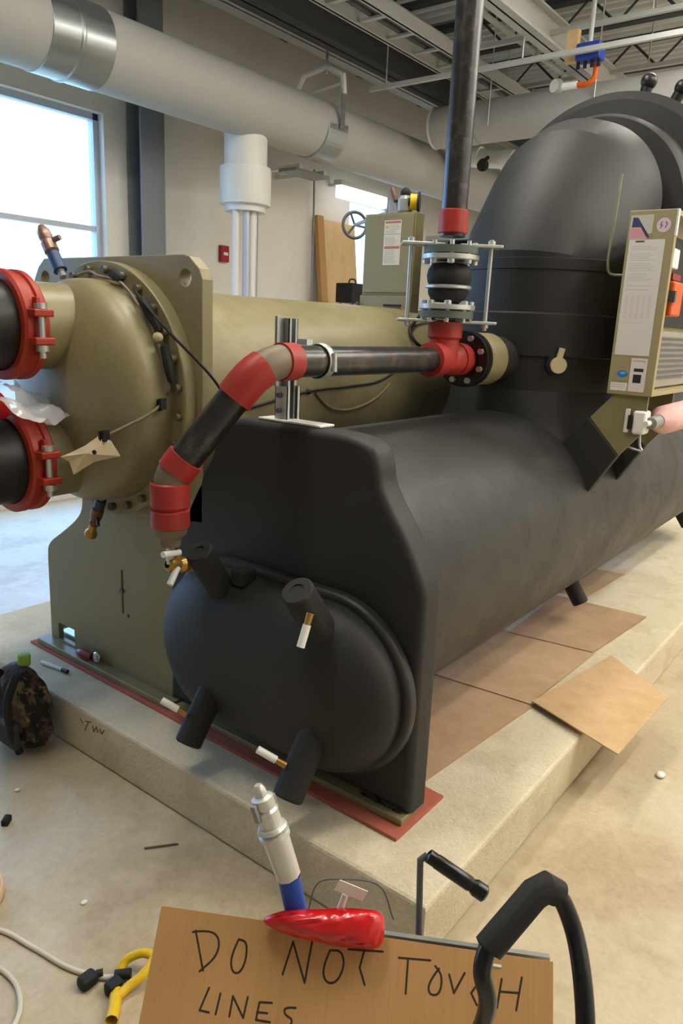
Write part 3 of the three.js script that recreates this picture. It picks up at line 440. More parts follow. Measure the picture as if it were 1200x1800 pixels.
{ // sensor wires strapped round the flange
  const w = thing('sensor_wire', 'thin grey sensor wire strapped along the condenser head flange', 'wire', [-0.08, 1.25, -1.1]);
  const ring = (t, r, x) => V(x, CY + 0.005 + r * Math.sin(t), CZ + 0.01 + r * Math.cos(t));
  const pts = []; for (let i = 0; i <= 11; i++) pts.push(ring(1.75 - i * 0.15, 0.43 + 0.008 * Math.sin(i * 2), -0.085 - 0.006 * Math.cos(i * 3)));
  part(w, 'wire', tube([...pts, ...[[-0.006, 1.639, -1.092], [-0.038, 1.543, -1.06], [-0.076, 1.457, -1.04], [-0.111, 1.427, -1.022], [-0.158, 1.393, -1.037], [-0.229, 1.351, -1.078], [-0.279, 1.32, -1.114]].slice(2).map((p) => V(...p))], 0.0055, 90, 6), S(0x857a6b, 0.5));
  part(w, 'branch_wire', tube([ring(0.95, 0.452, -0.09), ring(0.7, 0.47, -0.10), ring(0.5, 0.50, -0.09), V(0.02, 1.52, -0.9), V(0.1, 1.4, -0.88)], 0.005, 40, 6), M.rubber);
  for (const [t, len] of [[1.22, 0.07], [0.72, 0.15], [0.3, 0.14]]) { const c = ring(t, 0.447, -0.085), d = V(0, Math.cos(t), -Math.sin(t)).multiplyScalar(-len / 2); part(w, 'tape_wrap', lathe([[0.004, 0], [0.016, len * 0.08], [0.018, len * 0.5], [0.014, len * 0.9], [0.004, len]], c.clone().sub(d), d, 10), M.rubber); }
  { const c = ring(0.52, 0.44, -0.09); part(w, 'white_clip', new THREE.SphereGeometry(0.017, 12, 8).scale(1, 1, 1.2).translate(c.x, c.y, c.z), M.tan); }
  for (const p of [V(-0.111, 1.427, -1.022), V(-0.279, 1.32, -1.114)]) part(w, 'zip_tie', [box(p.x - 0.012, p.y - 0.02, p.z - 0.014, p.x + 0.012, p.y + 0.02, p.z - 0.004), box(p.x - 0.012, p.y - 0.014, p.z + 0.006, p.x + 0.012, p.y + 0.024, p.z + 0.016)], M.rubber);
  const t = thing('paper_tag', 'torn beige paper tag tied to the condenser head wire', 'tag', [-0.28, 1.15, -1.3]);
  const tp = [[-0.381, 1.248, -1.219], [-0.358, 1.263, -1.196], [-0.321, 1.289, -1.158], [-0.29, 1.323, -1.13], [-0.266, 1.308, -1.092], [-0.255, 1.259, -1.057], [-0.313, 1.237, -1.125], [-0.364, 1.192, -1.173], [-0.366, 1.233, -1.193]].map((p) => V(...p)), tn = V(-0.774, 0.244, 0.585), tc = tp.reduce((a, p) => a.add(p), V(0, 0, 0)).multiplyScalar(1 / tp.length), tpos = [];
  tp.forEach((p, i) => { const q = tp[(i + 1) % tp.length], k = (v, d) => v.clone().addScaledVector(tn, d + 0.006 * Math.sin(v.x * 90)); for (const [a, b, c] of [[k(tc, 0.012), k(q, 0), k(p, 0)], [k(tc, 0.009), k(p, -0.003), k(q, -0.003)], [k(p, 0), k(q, 0), k(q, -0.003)], [k(p, 0), k(q, -0.003), k(p, -0.003)]]) for (const v of [a, b, c]) tpos.push(v.x, v.y, v.z); });
  const g = new THREE.BufferGeometry(); g.setAttribute('position', new THREE.Float32BufferAttribute(tpos, 3)); g.computeVertexNormals(); part(t, 'paper', g, S(0xd0bd9c, 0.85));
  { const q = tp[6].clone().lerp(tp[3], 0.35); part(t, 'tie_hole', cyl(q.clone().addScaledVector(tn, 0.005), q.clone().addScaledVector(tn, 0.014), 0.008, 0.008, 10), M.rubber); }
}
// ---------------------------------------------------------------- red rubber pads under both vessels
{
  const r = thing('isolation_pad', 'long red rubber pad strip under the vessel end feet', 'rubber pad', [0, PAD, -1]);
  part(r, 'strip', plateY([[-0.085, 0.025], [0.2, 0.025], [0.205, -0.05], [0.2, -2.05], [-0.06, -2.065]], PAD, PAD + 0.012, 0.002), M.rubberRed);
}
// ---------------------------------------------------------------- relief vent pipe
const PZ = -0.54, PY = 1.603, PR = 0.0505, TX = 0.955;
{
  const v = thing('relief_vent_pipe', 'black steel vent pipe with red elbows, rising to the roof with a drip leg', 'pipe', [-0.2, 0.9, -0.8]);
  const e0 = V(-0.115, PY, PZ), QX = -0.312, QZ = -0.735, e1 = V(QX, PY - 0.36, QZ), bottom = V(QX, 1.0, QZ);
  const arc1 = bend(V(1, PY, PZ), e0, e1, 0.14, 6), arc2 = bend(e0, e1, bottom, 0.12, 5), last = arc2[arc2.length - 1];
  part(v, 'run_pipe', cyl(arc1[0], V(TX - 0.06, PY, PZ), PR, PR, 32), M.pipeBlack);
  part(v, 'slant_pipe', cyl(arc1[6], arc2[0], PR, PR, 32), M.pipeBlack);
  part(v, 'riser', cyl(V(TX, 2.08, PZ), V(TX, 5.08, PZ), PR, PR, 32), M.pipeBlack);
  const band = (p, q, r = PR + 0.008) => mitre([p, q], [r, r], 32, 0.5, true);
  const along = (a, b, l) => a.clone().addScaledVector(b.clone().sub(a).normalize(), l);
  const el1 = part(v, 'elbow', mitre(arc1, PR + 0.003, 32, 0.5), M.rust);
  part(el1, 'red_band', band(along(arc1[0], V(1, PY, PZ), -0.012), along(arc1[0], V(1, PY, PZ), 0.05)), M.redPaint); part(el1, 'red_band', mitre([arc1[3], arc1[4], arc1[5], arc1[6], along(arc1[6], arc2[0], 0.05)], PR + 0.008, 32), M.redPaint);
  const el2 = part(v, 'elbow', mitre(arc2, PR + 0.003, 32, 0.5), M.rust);
  part(el2, 'red_band', mitre([along(arc2[0], arc1[6], 0.04), arc2[0], arc2[1]], PR + 0.008, 32), M.redPaint);
  const leg = part(v, 'drip_leg', lathe([[PR + 0.004, 0], [PR + 0.01, 0.004], [PR + 0.01, 0.055], [PR + 0.003, 0.06], [PR + 0.006, 0.066], [PR + 0.01, 0.07], [PR + 0.01, 0.14], [PR + 0.004, 0.145]], V(QX, last.y - 0.115, QZ), UP, 36), M.redPaint);
  const by = last.y - 0.115;
  part(leg, 'reducer', lathe([[0.016, -0.065], [0.032, -0.06], [0.034, -0.035], [0.05, -0.02], [PR + 0.004, 0.0]], V(QX, by, QZ), UP, 32), M.rust);
  const top = part(v, 'tee', [lathe([[PR, 0], [PR + 0.018, 0.004], [PR + 0.018, 0.075], [PR + 0.008, 0.085], [PR + 0.008, 0.15], [PR + 0.012, 0.16], [PR + 0.014, 0.2], [PR, 0.205]], V(TX - 0.11, PY, PZ), V(1, 0, 0), 36), lathe([[PR + 0.01, 0], [PR + 0.01, 0.08], [PR + 0.02, 0.09], [PR + 0.02, 0.15], [PR, 0.155]], V(TX, PY, PZ), UP, 36)], M.redPaint);
  part(top, 'flange', lathe([[PR, 0], [0.118, 0.0], [0.118, 0.022], [PR, 0.024]], V(TX + 0.165, PY, PZ), V(1, 0, 0), 40), M.blackIron);
  part(top, 'bonnet', lathe([[PR, 0], [PR + 0.018, 0.006], [PR + 0.016, 0.07], [PR, 0.075]], V(TX + 0.09, PY, PZ), V(1, 0, 0), 36), M.redPaint);
  part(v, 'riser_band', lathe([[PR, 0], [PR + 0.008, 0.004], [PR + 0.008, 0.085], [PR, 0.09]], V(TX, 2.09, PZ), UP, 36), M.redPaint);
  // small drain valve under the drip leg
  const d = thing('drip_valve', 'brass ball valve with white levers below the red drip leg', 'valve', [QX, 0.92, QZ]);
  part(d, 'nipple', cyl(V(QX + 0.000, by - 0.12, QZ), V(QX + 0.000, by - 0.055, QZ), 0.014, 0.014, 14), M.zinc);
  part(d, 'body', [lathe([[0.014, 0], [0.024, 0.006], [0.026, 0.03], [0.02, 0.045], [0.026, 0.06], [0.022, 0.08], [0, 0.085]], V(QX + -0.015, by - 0.118, QZ), V(0.95, -0.25, 0.1), 16), cyl(V(QX + 0.030, by - 0.12, QZ), V(QX + 0.028, by - 0.085, QZ), 0.014, 0.012, 12)], M.brass);
  part(d, 'outlet_cap', cyl(V(QX + 0.060, by - 0.138, QZ + 0.006), V(QX + 0.090, by - 0.148, QZ + 0.01), 0.016, 0.016, 14), M.zinc);
  part(d, 'white_lever', cyl(V(QX + 0.018, by - 0.082, QZ + 0.02), V(QX + -0.055, by - 0.072, QZ + 0.03), 0.01, 0.01, 10), M.whitePlastic); part(d, 'white_lever', cyl(V(QX + 0.010, by - 0.13, QZ + 0.02), V(QX + -0.030, by - 0.175, QZ + 0.03), 0.011, 0.011, 10), M.whitePlastic);
}
{ // rubber expansion joint with tie rods
  const f = thing('flexible_connector', 'black rubber flexible connector between zinc control plates and tie rods', 'pipe connector', [TX, 1.75, PZ]);
  part(f, 'bellows', lathe([[0.05, 1.83], [0.068, 1.84], [0.08, 1.86], [0.082, 1.875], [0.072, 1.89], [0.085, 1.905], [0.09, 1.93], [0.085, 1.955], [0.07, 1.975], [0.05, 1.98]], V(TX, 0, PZ), UP, 40), M.rubber);
  part(f, 'ring', lathe([[0.083, 0], [0.092, 0.004], [0.092, 0.012], [0.083, 0.016]], V(TX, 1.88, PZ), UP, 40), M.zinc);
  for (const y of [1.80, 1.99]) { part(f, 'flange', lathe([[0.05, 0], [0.11, 0], [0.113, 0.003], [0.113, 0.02], [0.05, 0.022]], V(TX, y, PZ), UP, 40), M.zinc); part(f, 'mating_flange', lathe([[0.05, 0], [0.108, 0], [0.108, 0.028], [0.05, 0.03]], V(TX, y === 1.80 ? 1.768 : 2.014, PZ), UP, 40), S(0x58605a, 0.5)); }
  const dir = V(0.62, 0, 0.78).normalize();                       // ears point across the view
  for (const y of [1.755, 2.048]) for (const s of [-1, 1]) { const c = V(TX, y, PZ).addScaledVector(dir, s * 0.115), g = box(-0.085, -0.006, -0.04, 0.085, 0.006, 0.04, 0.004); g.rotateY(-Math.atan2(dir.z, dir.x)); g.translate(c.x, c.y, c.z); part(f, 'control_ear', g, M.zinc); }
  for (const s of [-1, 1]) { const c = V(TX, 0, PZ).addScaledVector(dir, s * 0.16); part(f, 'tie_rod', [cyl(V(c.x, 1.725, c.z), V(c.x, 2.075, c.z), 0.008, 0.008, 10), cyl(V(c.x, 1.735, c.z), V(c.x, 1.75, c.z), 0.016, 0.016, 6), cyl(V(c.x, 2.056, c.z), V(c.x, 2.07, c.z), 0.016, 0.016, 6)], M.zinc); }
  for (const y of [1.80, 1.99]) for (let i = 0; i < 8; i++) { const t = (i + 0.3) / 8 * 6.283, x = TX + 0.094 * Math.cos(t), z = PZ + 0.094 * Math.sin(t), lo = y === 1.80; part(f, 'flange_bolt', [cyl(V(x, y - (lo ? 0.048 : 0.016), z), V(x, y + (lo ? 0.036 : 0.07), z), 0.009, 0.009, 8), cyl(V(x, lo ? y + 0.02 : y - 0.014, z), V(x, lo ? y + 0.034 : y, z), 0.016, 0.016, 6)], M.zinc); }
}
{ // strut post carrying the pipe
  const s = thing('strut_post', 'galvanized slotted strut post with pipe clamp standing on the black end plate', 'strut', [0.09, 1.4, -0.615]), x = 0.085, z = -0.617;
  const c = (x0, x1, z0, z1, y0, y1) => [box(x0, y0, z0, x0 + 0.003, y1, z1), box(x1 - 0.003, y0, z0, x1, y1, z1), box(x0, y0, z0, x1, y1, z0 + 0.003), box(x0, y0, z1 - 0.003, x0 + 0.012, y1, z1), box(x1 - 0.012, y0, z1 - 0.003, x1, y1, z1)];
  part(s, 'channel', c(x - 0.0215, x + 0.0215, z - 0.021, z + 0.021, 1.408, 1.735), M.galv);
  part(s, 'flat_back', box(x - 0.055, 1.52, z - 0.01, x - 0.0225, 1.74, z + 0.0), M.galv);
  const br = part(s, 'base_bracket', c(x - 0.032, x + 0.032, z - 0.024, z + 0.03, 1.41, 1.52), M.zinc); part(br, 'bolt', [1.44, 1.49].map((y) => cyl(V(x - 0.034, y, z), V(x - 0.045, y, z), 0.009, 0.009, 6)), M.steelDark);
  part(s, 'saddle_strap', box(0.035, 1.404, -0.70, 0.108, 1.412, -0.43, 0.003), M.white);
  const cl0 = part(s, 'pipe_clamp', [new THREE.TorusGeometry(PR + 0.005, 0.005, 6, 40).scale(1, 1, 3.2).rotateY(Math.PI / 2).translate(0.155, PY, PZ), box(0.14, PY + 0.05, PZ - 0.09, 0.17, PY + 0.068, PZ - 0.045), box(0.105, PY - 0.012, z, 0.17, PY + 0.012, PZ - PR)], M.zinc);
  part(cl0, 'clamp_bolt', cyl(V(0.155, PY - 0.03, PZ + PR + 0.012), V(0.155, PY + 0.03, PZ + PR + 0.01), 0.009, 0.009, 8), M.zinc);
}
// wires slung over the condenser shell
{ const w = thing('slack_wire', 'thin dark wire looping along the condenser flank behind the strut post', 'wire', [0.6, 1.2, -1.0]);
  const onShell = (x, t, o = 0.008) => V(x, CY + (CR + o) * Math.sin(t), CZ + (CR + o) * Math.cos(t));
  part(w, 'wire', tube([onShell(0.12, -0.2), onShell(0.35, -0.1), onShell(0.7, 0.02), onShell(1.0, 0.05), onShell(1.25, 0.1), onShell(1.45, 0.3), onShell(1.5, 0.5)], 0.006, 60, 6), M.rubber);
  part(w, 'hanging_loop', tube([onShell(0.75, 0.0), onShell(0.85, -0.16), onShell(1.0, -0.22), onShell(1.2, -0.12), onShell(1.32, 0.05)], 0.006, 40, 6), S(0x8b7d5a, 0.5)); part(w, 'tie', new THREE.SphereGeometry(0.013, 8, 6).translate(...onShell(0.7, 0.02).toArray()), M.rubber);
  const c = thing('control_cable', 'dark looped control cable hanging below the olive starter box', 'cable', [1.7, 1.6, -1.1]);
  part(c, 'cable', tube([V(1.95, 1.86, -1.22), onShell(1.75, 0.9, 0.02), onShell(1.62, 0.72, 0.02), onShell(1.62, 0.55, 0.02), onShell(1.85, 0.42, 0.02), onShell(2.2, 0.36, 0.02)], 0.009, 50, 8), M.rubber);
}
// ---------------------------------------------------------------- olive starter box and the clutter on it
{
  const b = thing('starter_box', 'olive steel starter box with a white and red warning sheet on its door', 'cabinet', [1.95, 1.8, -1.48]);
  part(b, 'body', box(1.9, 1.9, -1.665, 1.985, 2.345, -1.32, 0.004), M.olive); part(b, 'lower_case', box(1.895, 1.79, -1.675, 1.985, 1.9, -1.32, 0.004), M.olive);
  const d = part(b, 'door', box(1.892, 1.915, -1.655, 1.9, 2.335, -1.33, 0.003), M.olive);
  const cv = document.createElement('canvas'); cv.width = 160; cv.height = 330; const k = cv.getContext('2d'); k.fillStyle = '#d8d0c2'; k.fillRect(0, 0, 160, 330); k.fillStyle = '#b5705f'; k.fillRect(8, 6, 144, 18); k.fillRect(8, 190, 144, 20); k.fillStyle = '#c9a640'; k.fillRect(12, 38, 26, 22); k.fillStyle = '#aaa396'; for (let y = 34; y < 320; y += 11) if ((y < 95 || y > 112) && (y < 180 || y > 215)) k.fillRect(y < 70 ? 46 : 10, y, 90 + rnd() * 18, 4);
  k.fillStyle = '#8d8579'; k.fillRect(0, 100, 160, 4);
  const t = new THREE.CanvasTexture(cv); t.colorSpace = THREE.SRGBColorSpace; const g = new THREE.PlaneGeometry(0.115, 0.24); g.rotateY(-Math.PI / 2); g.translate(1.8905, 2.185, -1.465); part(d, 'warning_sheet', g, S(0xffffff, 0.6, 0, { map: t }), true);
  part(b, 'latch', box(1.875, 1.83, -1.69, 1.9, 1.86, -1.672), M.oliveDark); part(b, 'slot', box(1.885, 1.84, -1.50, 1.897, 1.85, -1.38), M.rubber);
}
{ const w = thing('hand_wheel_valve', 'round grey hand wheel valve beyond the starter box', 'valve', [2.62, 2.2, -2.25]), c = V(2.6, 2.40, -2.27), n = V(-0.4, 0, 0.55).normalize();
  part(w, 'wheel', new THREE.TorusGeometry(0.085, 0.011, 8, 32).applyQuaternion(turnTo(n, V(0, 0, 1))).translate(c.x, c.y, c.z), S(0x55555c, 0.45));
  const sp = []; for (let i = 0; i < 3; i++) { const d = V(0, 0.085, 0).applyAxisAngle(V(0, 0, 1), i * 2.094 + 0.4).applyQuaternion(turnTo(n, V(0, 0, 1))); sp.push(cyl(c, c.clone().add(d), 0.008, 0.008, 8)); } part(w, 'spoke', sp, S(0x55555c, 0.45));
  part(w, 'stem', cyl(c, V(2.2, 2.40, -1.72), 0.012, 0.012, 10), M.zinc); part(w, 'body', cyl(V(2.2, 2.28, -1.66), V(2.2, 2.46, -1.66), 0.05, 0.05, 18), M.grey); part(w, 'pipe', mitre([V(2.2, 2.3, -1.66), V(2.2, 2.1, -1.64), V(2.2, 1.78, -1.6)], 0.03, 14), M.grey); }
{ const t = thing('screwdriver', 'dark red handled tool leaning upright on the starter box', 'tool', [2.05, 2.345, -1.5]); const a = V(1.94, 2.348, -1.46), b = V(1.94, 2.49, -1.52); part(t, 'shaft', cyl(a, b, 0.006, 0.006, 8), M.steelDark); part(t, 'handle', lathe([[0.006, 0], [0.016, 0.01], [0.014, 0.08], [0.008, 0.09]], a.clone().lerp(b, 0.4), b.clone().sub(a), 10), S(0x6b4039, 0.5)); }
{ const t = thing('glass_jar', 'small glass jar with a black round cap on the starter box', 'jar', [2.05, 2.345, -1.43]); part(t, 'glass', lathe([[0.0, 0], [0.035, 0], [0.042, 0.01], [0.042, 0.07], [0.028, 0.09], [0.0, 0.092]], V(1.94, 2.346, -1.425), UP, 20), S(0x9a9c99, 0.2)); part(t, 'cap', new THREE.SphereGeometry(0.03, 16, 10).translate(1.94, 2.45, -1.425), M.rubber); }
{ const t = thing('yellow_reel', 'yellow and black cord reel standing on the starter box corner', 'reel', [1.94, 2.345, -1.345]); part(t, 'drum', cyl(V(1.92, 2.40, -1.38), V(1.945, 2.40, -1.345), 0.042, 0.042, 20), M.yellow); part(t, 'side_disc', cyl(V(1.945, 2.40, -1.345), V(1.95, 2.40, -1.335), 0.054, 0.054, 24), M.rubber); part(t, 'hub', cyl(V(1.913, 2.40, -1.388), V(1.92, 2.40, -1.38), 0.02, 0.02, 16), M.rubber); }
{ const t = thing('purge_unit', 'dark purge unit cluttered with fittings right of the starter box', 'machine', [2.05, 1.75, -1.17]);
  part(t, 'tank', cyl(V(2.12, 1.62, -1.14), V(2.12, 2.2, -1.14), 0.085, 0.085, 28), M.blackMatte); part(t, 'shelf', box(1.98, 2.2, -1.3, 2.28, 2.225, -1.0), M.grey); part(t, 'gauge_block', box(2.0, 2.09, -1.08, 2.08, 2.17, -1.02, 0.01), M.whitePlastic); part(t, 'hose', tube([V(2.02, 2.0, -1.2), V(1.97, 1.9, -1.22), V(1.97, 1.75, -1.2), V(2.05, 1.66, -1.16)], 0.014, 30, 8), M.rubber); part(t, 'bracket', box(2.06, 1.55, -1.22, 2.2, 1.64, -1.06), M.blackMatte); }

// ---------------------------------------------------------------- control cabinet on the right
{
  const c = thing('control_cabinet', 'tan control cabinet side with a long white instruction sheet and stickers', 'cabinet', [1.9, 1.3, 0.06]);
  const x0 = 1.5, x1 = 2.35, y0 = 1.487, y1 = 2.226, z0 = -0.032, z1 = 0.155, tan = S(0xa59870, 0.5);
  part(c, 'body', [box(x0 + 0.01, y0 + 0.005, z0 + 0.002, x1 - 0.005, y1 - 0.005, z0 + 0.12), box(x0, y0, z0, x0 + 0.03, y1, z1, 0.003), box(x0 + 0.02, y0 + 0.001, z0 + 0.001, x1 - 0.001, y0 + 0.02, z1 - 0.001), box(x0 + 0.02, y1 - 0.02, z0 + 0.001, x1 - 0.001, y1 - 0.001, z1 - 0.001), box(x1 - 0.02, y0, z0, x1, y1, z1, 0.003)], tan);
  part(c, 'top_trim', box(x0 + 0.0, y1 - 0.1, z1 - 0.004, x0 + 0.02, y1, z1 + 0.004), M.white);
  part(c, 'louver_panel', box(x0 + 0.05, y0 + 0.03, z0 + 0.12, x1 - 0.03, y0 + 0.27, z0 + 0.14), S(0x9a958a, 0.5));
  for (let i = 0; i < 8; i++) part(c, 'louver', box(x0 + 0.16, y0 + 0.07 + i * 0.024, z0 + 0.138, x1 - 0.2, y0 + 0.078 + i * 0.024, z0 + 0.148), M.steelDark);
  part(c, 'dark_module', box(x0 + 0.06, y0 + 0.29, z0 + 0.12, x1 - 0.1, y1 - 0.08, z0 + 0.135), M.rubber);
  part(c, 'orange_breaker', box(x0 + 0.05, y0 + 0.33, z0 + 0.135, x0 + 0.2, y0 + 0.47, z1 + 0.015, 0.012), M.orange); part(c, 'breaker_switch', box(x0 + 0.048, y0 + 0.385, z1 - 0.02, x0 + 0.075, y0 + 0.43, z1 + 0.022), M.steelDark);
  part(c, 'white_terminal', box(x0 + 0.05, y0 + 0.52, z0 + 0.135, x0 + 0.16, y0 + 0.6, z1 - 0.01, 0.008), M.white); part(c, 'breaker_top', box(x0 + 0.06, y0 + 0.475, z0 + 0.135, x0 + 0.18, y0 + 0.5, z1), S(0x8e1a14, 0.5));
  // printed sheets on the end face: [z from, z to, y from, y to, painter]
  const sheet = (name, za, zb, ya, yb, w, h, paint) => { const cv = document.createElement('canvas'); cv.width = w; cv.height = h; paint(cv.getContext('2d'), w, h); const t = new THREE.CanvasTexture(cv); t.colorSpace = THREE.SRGBColorSpace; const g = new THREE.PlaneGeometry(zb - za, yb - ya); g.rotateY(-Math.PI / 2); g.translate(x0 - 0.0012, (ya + yb) / 2, (za + zb) / 2); part(c, name, g, S(0xffffff, 0.55, 0, { map: t }), true); };
  sheet('instruction_sheet', z0 + 0.012, z1 - 0.033, y0 + 0.165, y1 - 0.113, 256, 900, (k, w, h) => { k.fillStyle = '#e2dcd2'; k.fillRect(0, 0, w, h); k.fillStyle = '#4a4644'; k.fillRect(46, 8, 64, 12); k.fillStyle = '#c4bcb2'; for (let y = 50; y < 330; y += 13) if (Math.floor(y / 13) % 6) k.fillRect(18, y, 130 + rnd() * 80, 4); k.fillRect(18, 350, 190, 5); k.fillRect(18, 380, 170, 5); k.fillStyle = '#d0c8c0'; for (let i = 0; i < 5; i++) for (let y = 430; y < 600; y += 14) k.fillRect(24 + i * 42, y, 26, 6); k.fillStyle = '#cbb4a8'; k.fillRect(20, 640, 150, 3); });
  sheet('flag_sticker', z0 + 0.008, z0 + 0.098, y1 - 0.112, y1 - 0.018, 128, 132, (k, w, h) => { k.fillStyle = '#c9c3b6'; k.fillRect(0, 0, w, h); k.fillStyle = '#a09676'; k.fillRect(100, 100, 28, 32); k.fillStyle = '#3e3d66'; k.beginPath(); k.moveTo(12, 12); k.lineTo(40, 14); k.lineTo(116, 118); k.lineTo(96, 118); k.lineTo(60, 66); k.lineTo(10, 66); k.fill(); k.fillStyle = '#d99ca0'; k.beginPath(); k.moveTo(6, 72); k.lineTo(62, 72); k.lineTo(98, 126); k.lineTo(2, 126); k.fill(); k.fillStyle = '#5d2b36'; k.beginPath(); k.moveTo(60, 62); k.lineTo(70, 62); k.lineTo(118, 124); k.lineTo(104, 124); k.fill(); });
  sheet('blue_sticker', z0 + 0.03, z0 + 0.082, y0 + 0.06, y0 + 0.125, 96, 110, (k, w, h) => { k.fillStyle = '#a59870'; k.fillRect(0, 0, w, h); k.fillStyle = '#2a7fc0'; k.beginPath(); k.ellipse(48, 66, 42, 26, 0, 0, 6.3); k.fill(); k.fillStyle = '#7fb7de'; k.beginPath(); k.ellipse(50, 58, 22, 9, 0, 0, 6.3); k.fill(); k.fillStyle = '#c07a5c'; k.fillRect(28, 12, 40, 8); });
  sheet('rating_sticker', z0 + 0.012, z0 + 0.082, y0 + 0.016, y0 + 0.05, 128, 60, (k, w, h) => { k.fillStyle = '#e6e0d8'; k.fillRect(0, 0, w, h); k.fillStyle = '#cfc4c0'; k.fillRect(10, 12, 100, 6); k.fillRect(10, 30, 80, 6); });
  sheet('code_sticker', z0 + 0.086, z1 - 0.034, y0 + 0.016, y0 + 0.155, 96, 190, (k, w, h) => { k.fillStyle = '#e3dad8'; k.fillRect(0, 0, w, h); k.fillStyle = '#c98f9c'; k.fillRect(10, 14, 76, 5); k.fillStyle = '#242028'; k.fillRect(22, 58, 56, 18); k.fillRect(22, 92, 48, 48); });
  { const g = new THREE.CircleGeometry(0.028, 32); g.rotateY(-Math.PI / 2); g.translate(x0 - 0.0012, y1 - 0.06, z1 - 0.047); const cv = document.createElement('canvas'); cv.width = cv.height = 96; const k = cv.getContext('2d'); k.fillStyle = '#dcc6cc'; k.fillRect(0, 0, 96, 96); k.strokeStyle = '#8d6f96'; k.lineWidth = 9; k.beginPath(); k.moveTo(36, 24); k.lineTo(26, 44); k.lineTo(38, 50); k.lineTo(26, 68); k.stroke(); k.beginPath(); k.moveTo(58, 26); k.lineTo(70, 40); k.lineTo(58, 66); k.stroke(); const t = new THREE.CanvasTexture(cv); t.colorSpace = THREE.SRGBColorSpace; part(c, 'round_sticker', g, S(0xffffff, 0.5, 0, { map: t }), true); }
  // bracket arms that carry the cabinet
  for (const xa of [1.515, 1.915]) { const P = (r, t) => [EZ + r * Math.sin(t), EY + r * Math.cos(t)]; part(c, 'bracket_arm', plateX([P(0.674, A0), P(0.684, 1.01), [0.14, 1.34], [0.14, y0], [z0 + 0.03, y0]], xa, xa + 0.012), M.olive); }
  part(c, 'hook_rod', tube([V(1.6, 2.39, -0.12), V(1.6, 2.2, -0.125), V(1.6, 2.02, -0.13), V(1.61, 1.99, -0.12), V(1.62, 1.985, -0.03)], 0.006, 40, 8), S(0x8f8a72, 0.5));
}
{ const b = thing('pink_wrapped_pipe', 'pink insulated pipe end with white bracket below the control cabinet', 'pipe', [1.9, 1.3, 0.2]);
  const a = V(1.56, 1.375, 0.155), e = V(2.5, 1.42, 0.26); part(b, 'insulation', mitre([V(1.6, 1.38, 0.17), V(1.66, 1.383, 0.175), e], [0.03, 0.062, 0.068], 28), M.pink); part(b, 'pipe_end', cyl(V(1.53, 1.375, 0.16), V(1.62, 1.38, 0.17), 0.026, 0.03, 20), M.grey);
  part(b, 'white_box', box(1.5, 1.325, 0.09, 1.58, 1.425, 0.145, 0.012), M.whitePlastic); part(b, 'dark_slot', box(1.49, 1.345, 0.075, 1.51, 1.405, 0.09), M.rubber); part(b, 'white_plate', box(1.495, 1.33, 0.06, 1.505, 1.43, 0.078, 0.002), M.white); part(b, 'bolt', cyl(V(1.49, 1.375, 0.15), V(1.55, 1.375, 0.158), 0.012, 0.012, 10), M.white);
  part(b, 'wire_bail', tube([V(1.53, 1.33, 0.12), V(1.53, 1.27, 0.13), V(1.53, 1.255, 0.14), V(1.53, 1.262, 0.09), V(1.53, 1.275, 0.055)], 0.006, 24, 6), M.zinc); }

// ---------------------------------------------------------------- cardboard on the pad
function boardSheet(lab, pts, y, mat, group, lift = () => 0) {
  const g = plateY(pts, 0, 0.005), c = pts.reduce((a, p) => [a[0] + p[0] / pts.length, a[1] + p[1] / pts.length], [0, 0]);
  const t = thing('cardboard_sheet', lab, 'cardboard', [c[0], y, c[1]], group), q = g.attributes.position; for (let i = 0; i < q.count; i++) q.setY(i, q.getY(i) + y + lift(q.getX(i), q.getZ(i))); g.computeVertexNormals();
  part(t, 'sheet', g, mat); return t;
}
const CG = 'cardboard sheets on the pad';
boardSheet('flat brown cardboard sheet nearest the black end plate', [[0.22, -0.40], [0.22, -0.072], [1.02, -0.002], [1.0, -0.48]], PAD, cardA, CG);
boardSheet('brown cardboard sheet under the drum between two others, with creased edge', [[0.96, -0.5], [1.0, -0.02], [1.72, 0.008], [1.66, -0.5]], PAD + 0.005, cardB, CG);
boardSheet('square cardboard sheet beside the drain stub', [[1.64, -0.42], [1.70, 0.0], [2.39, 0.06], [2.36, -0.45]], PAD + 0.010, cardA, CG);
boardSheet('small far cardboard sheet under the drum past the drain stub', [[2.4, -0.62], [2.5, -0.31], [3.12, -0.28], [3.05, -0.6]], PAD, cardB, CG);
boardSheet('tan cardboard flap hanging out over the pad edge', [[1.0, -0.01], [0.825, 0.402], [1.42, 0.425], [1.70, 0.09]], PAD + 0.017, cardC, CG, (x, z) => 0.004 + 0.012 * Math.max(0, z));

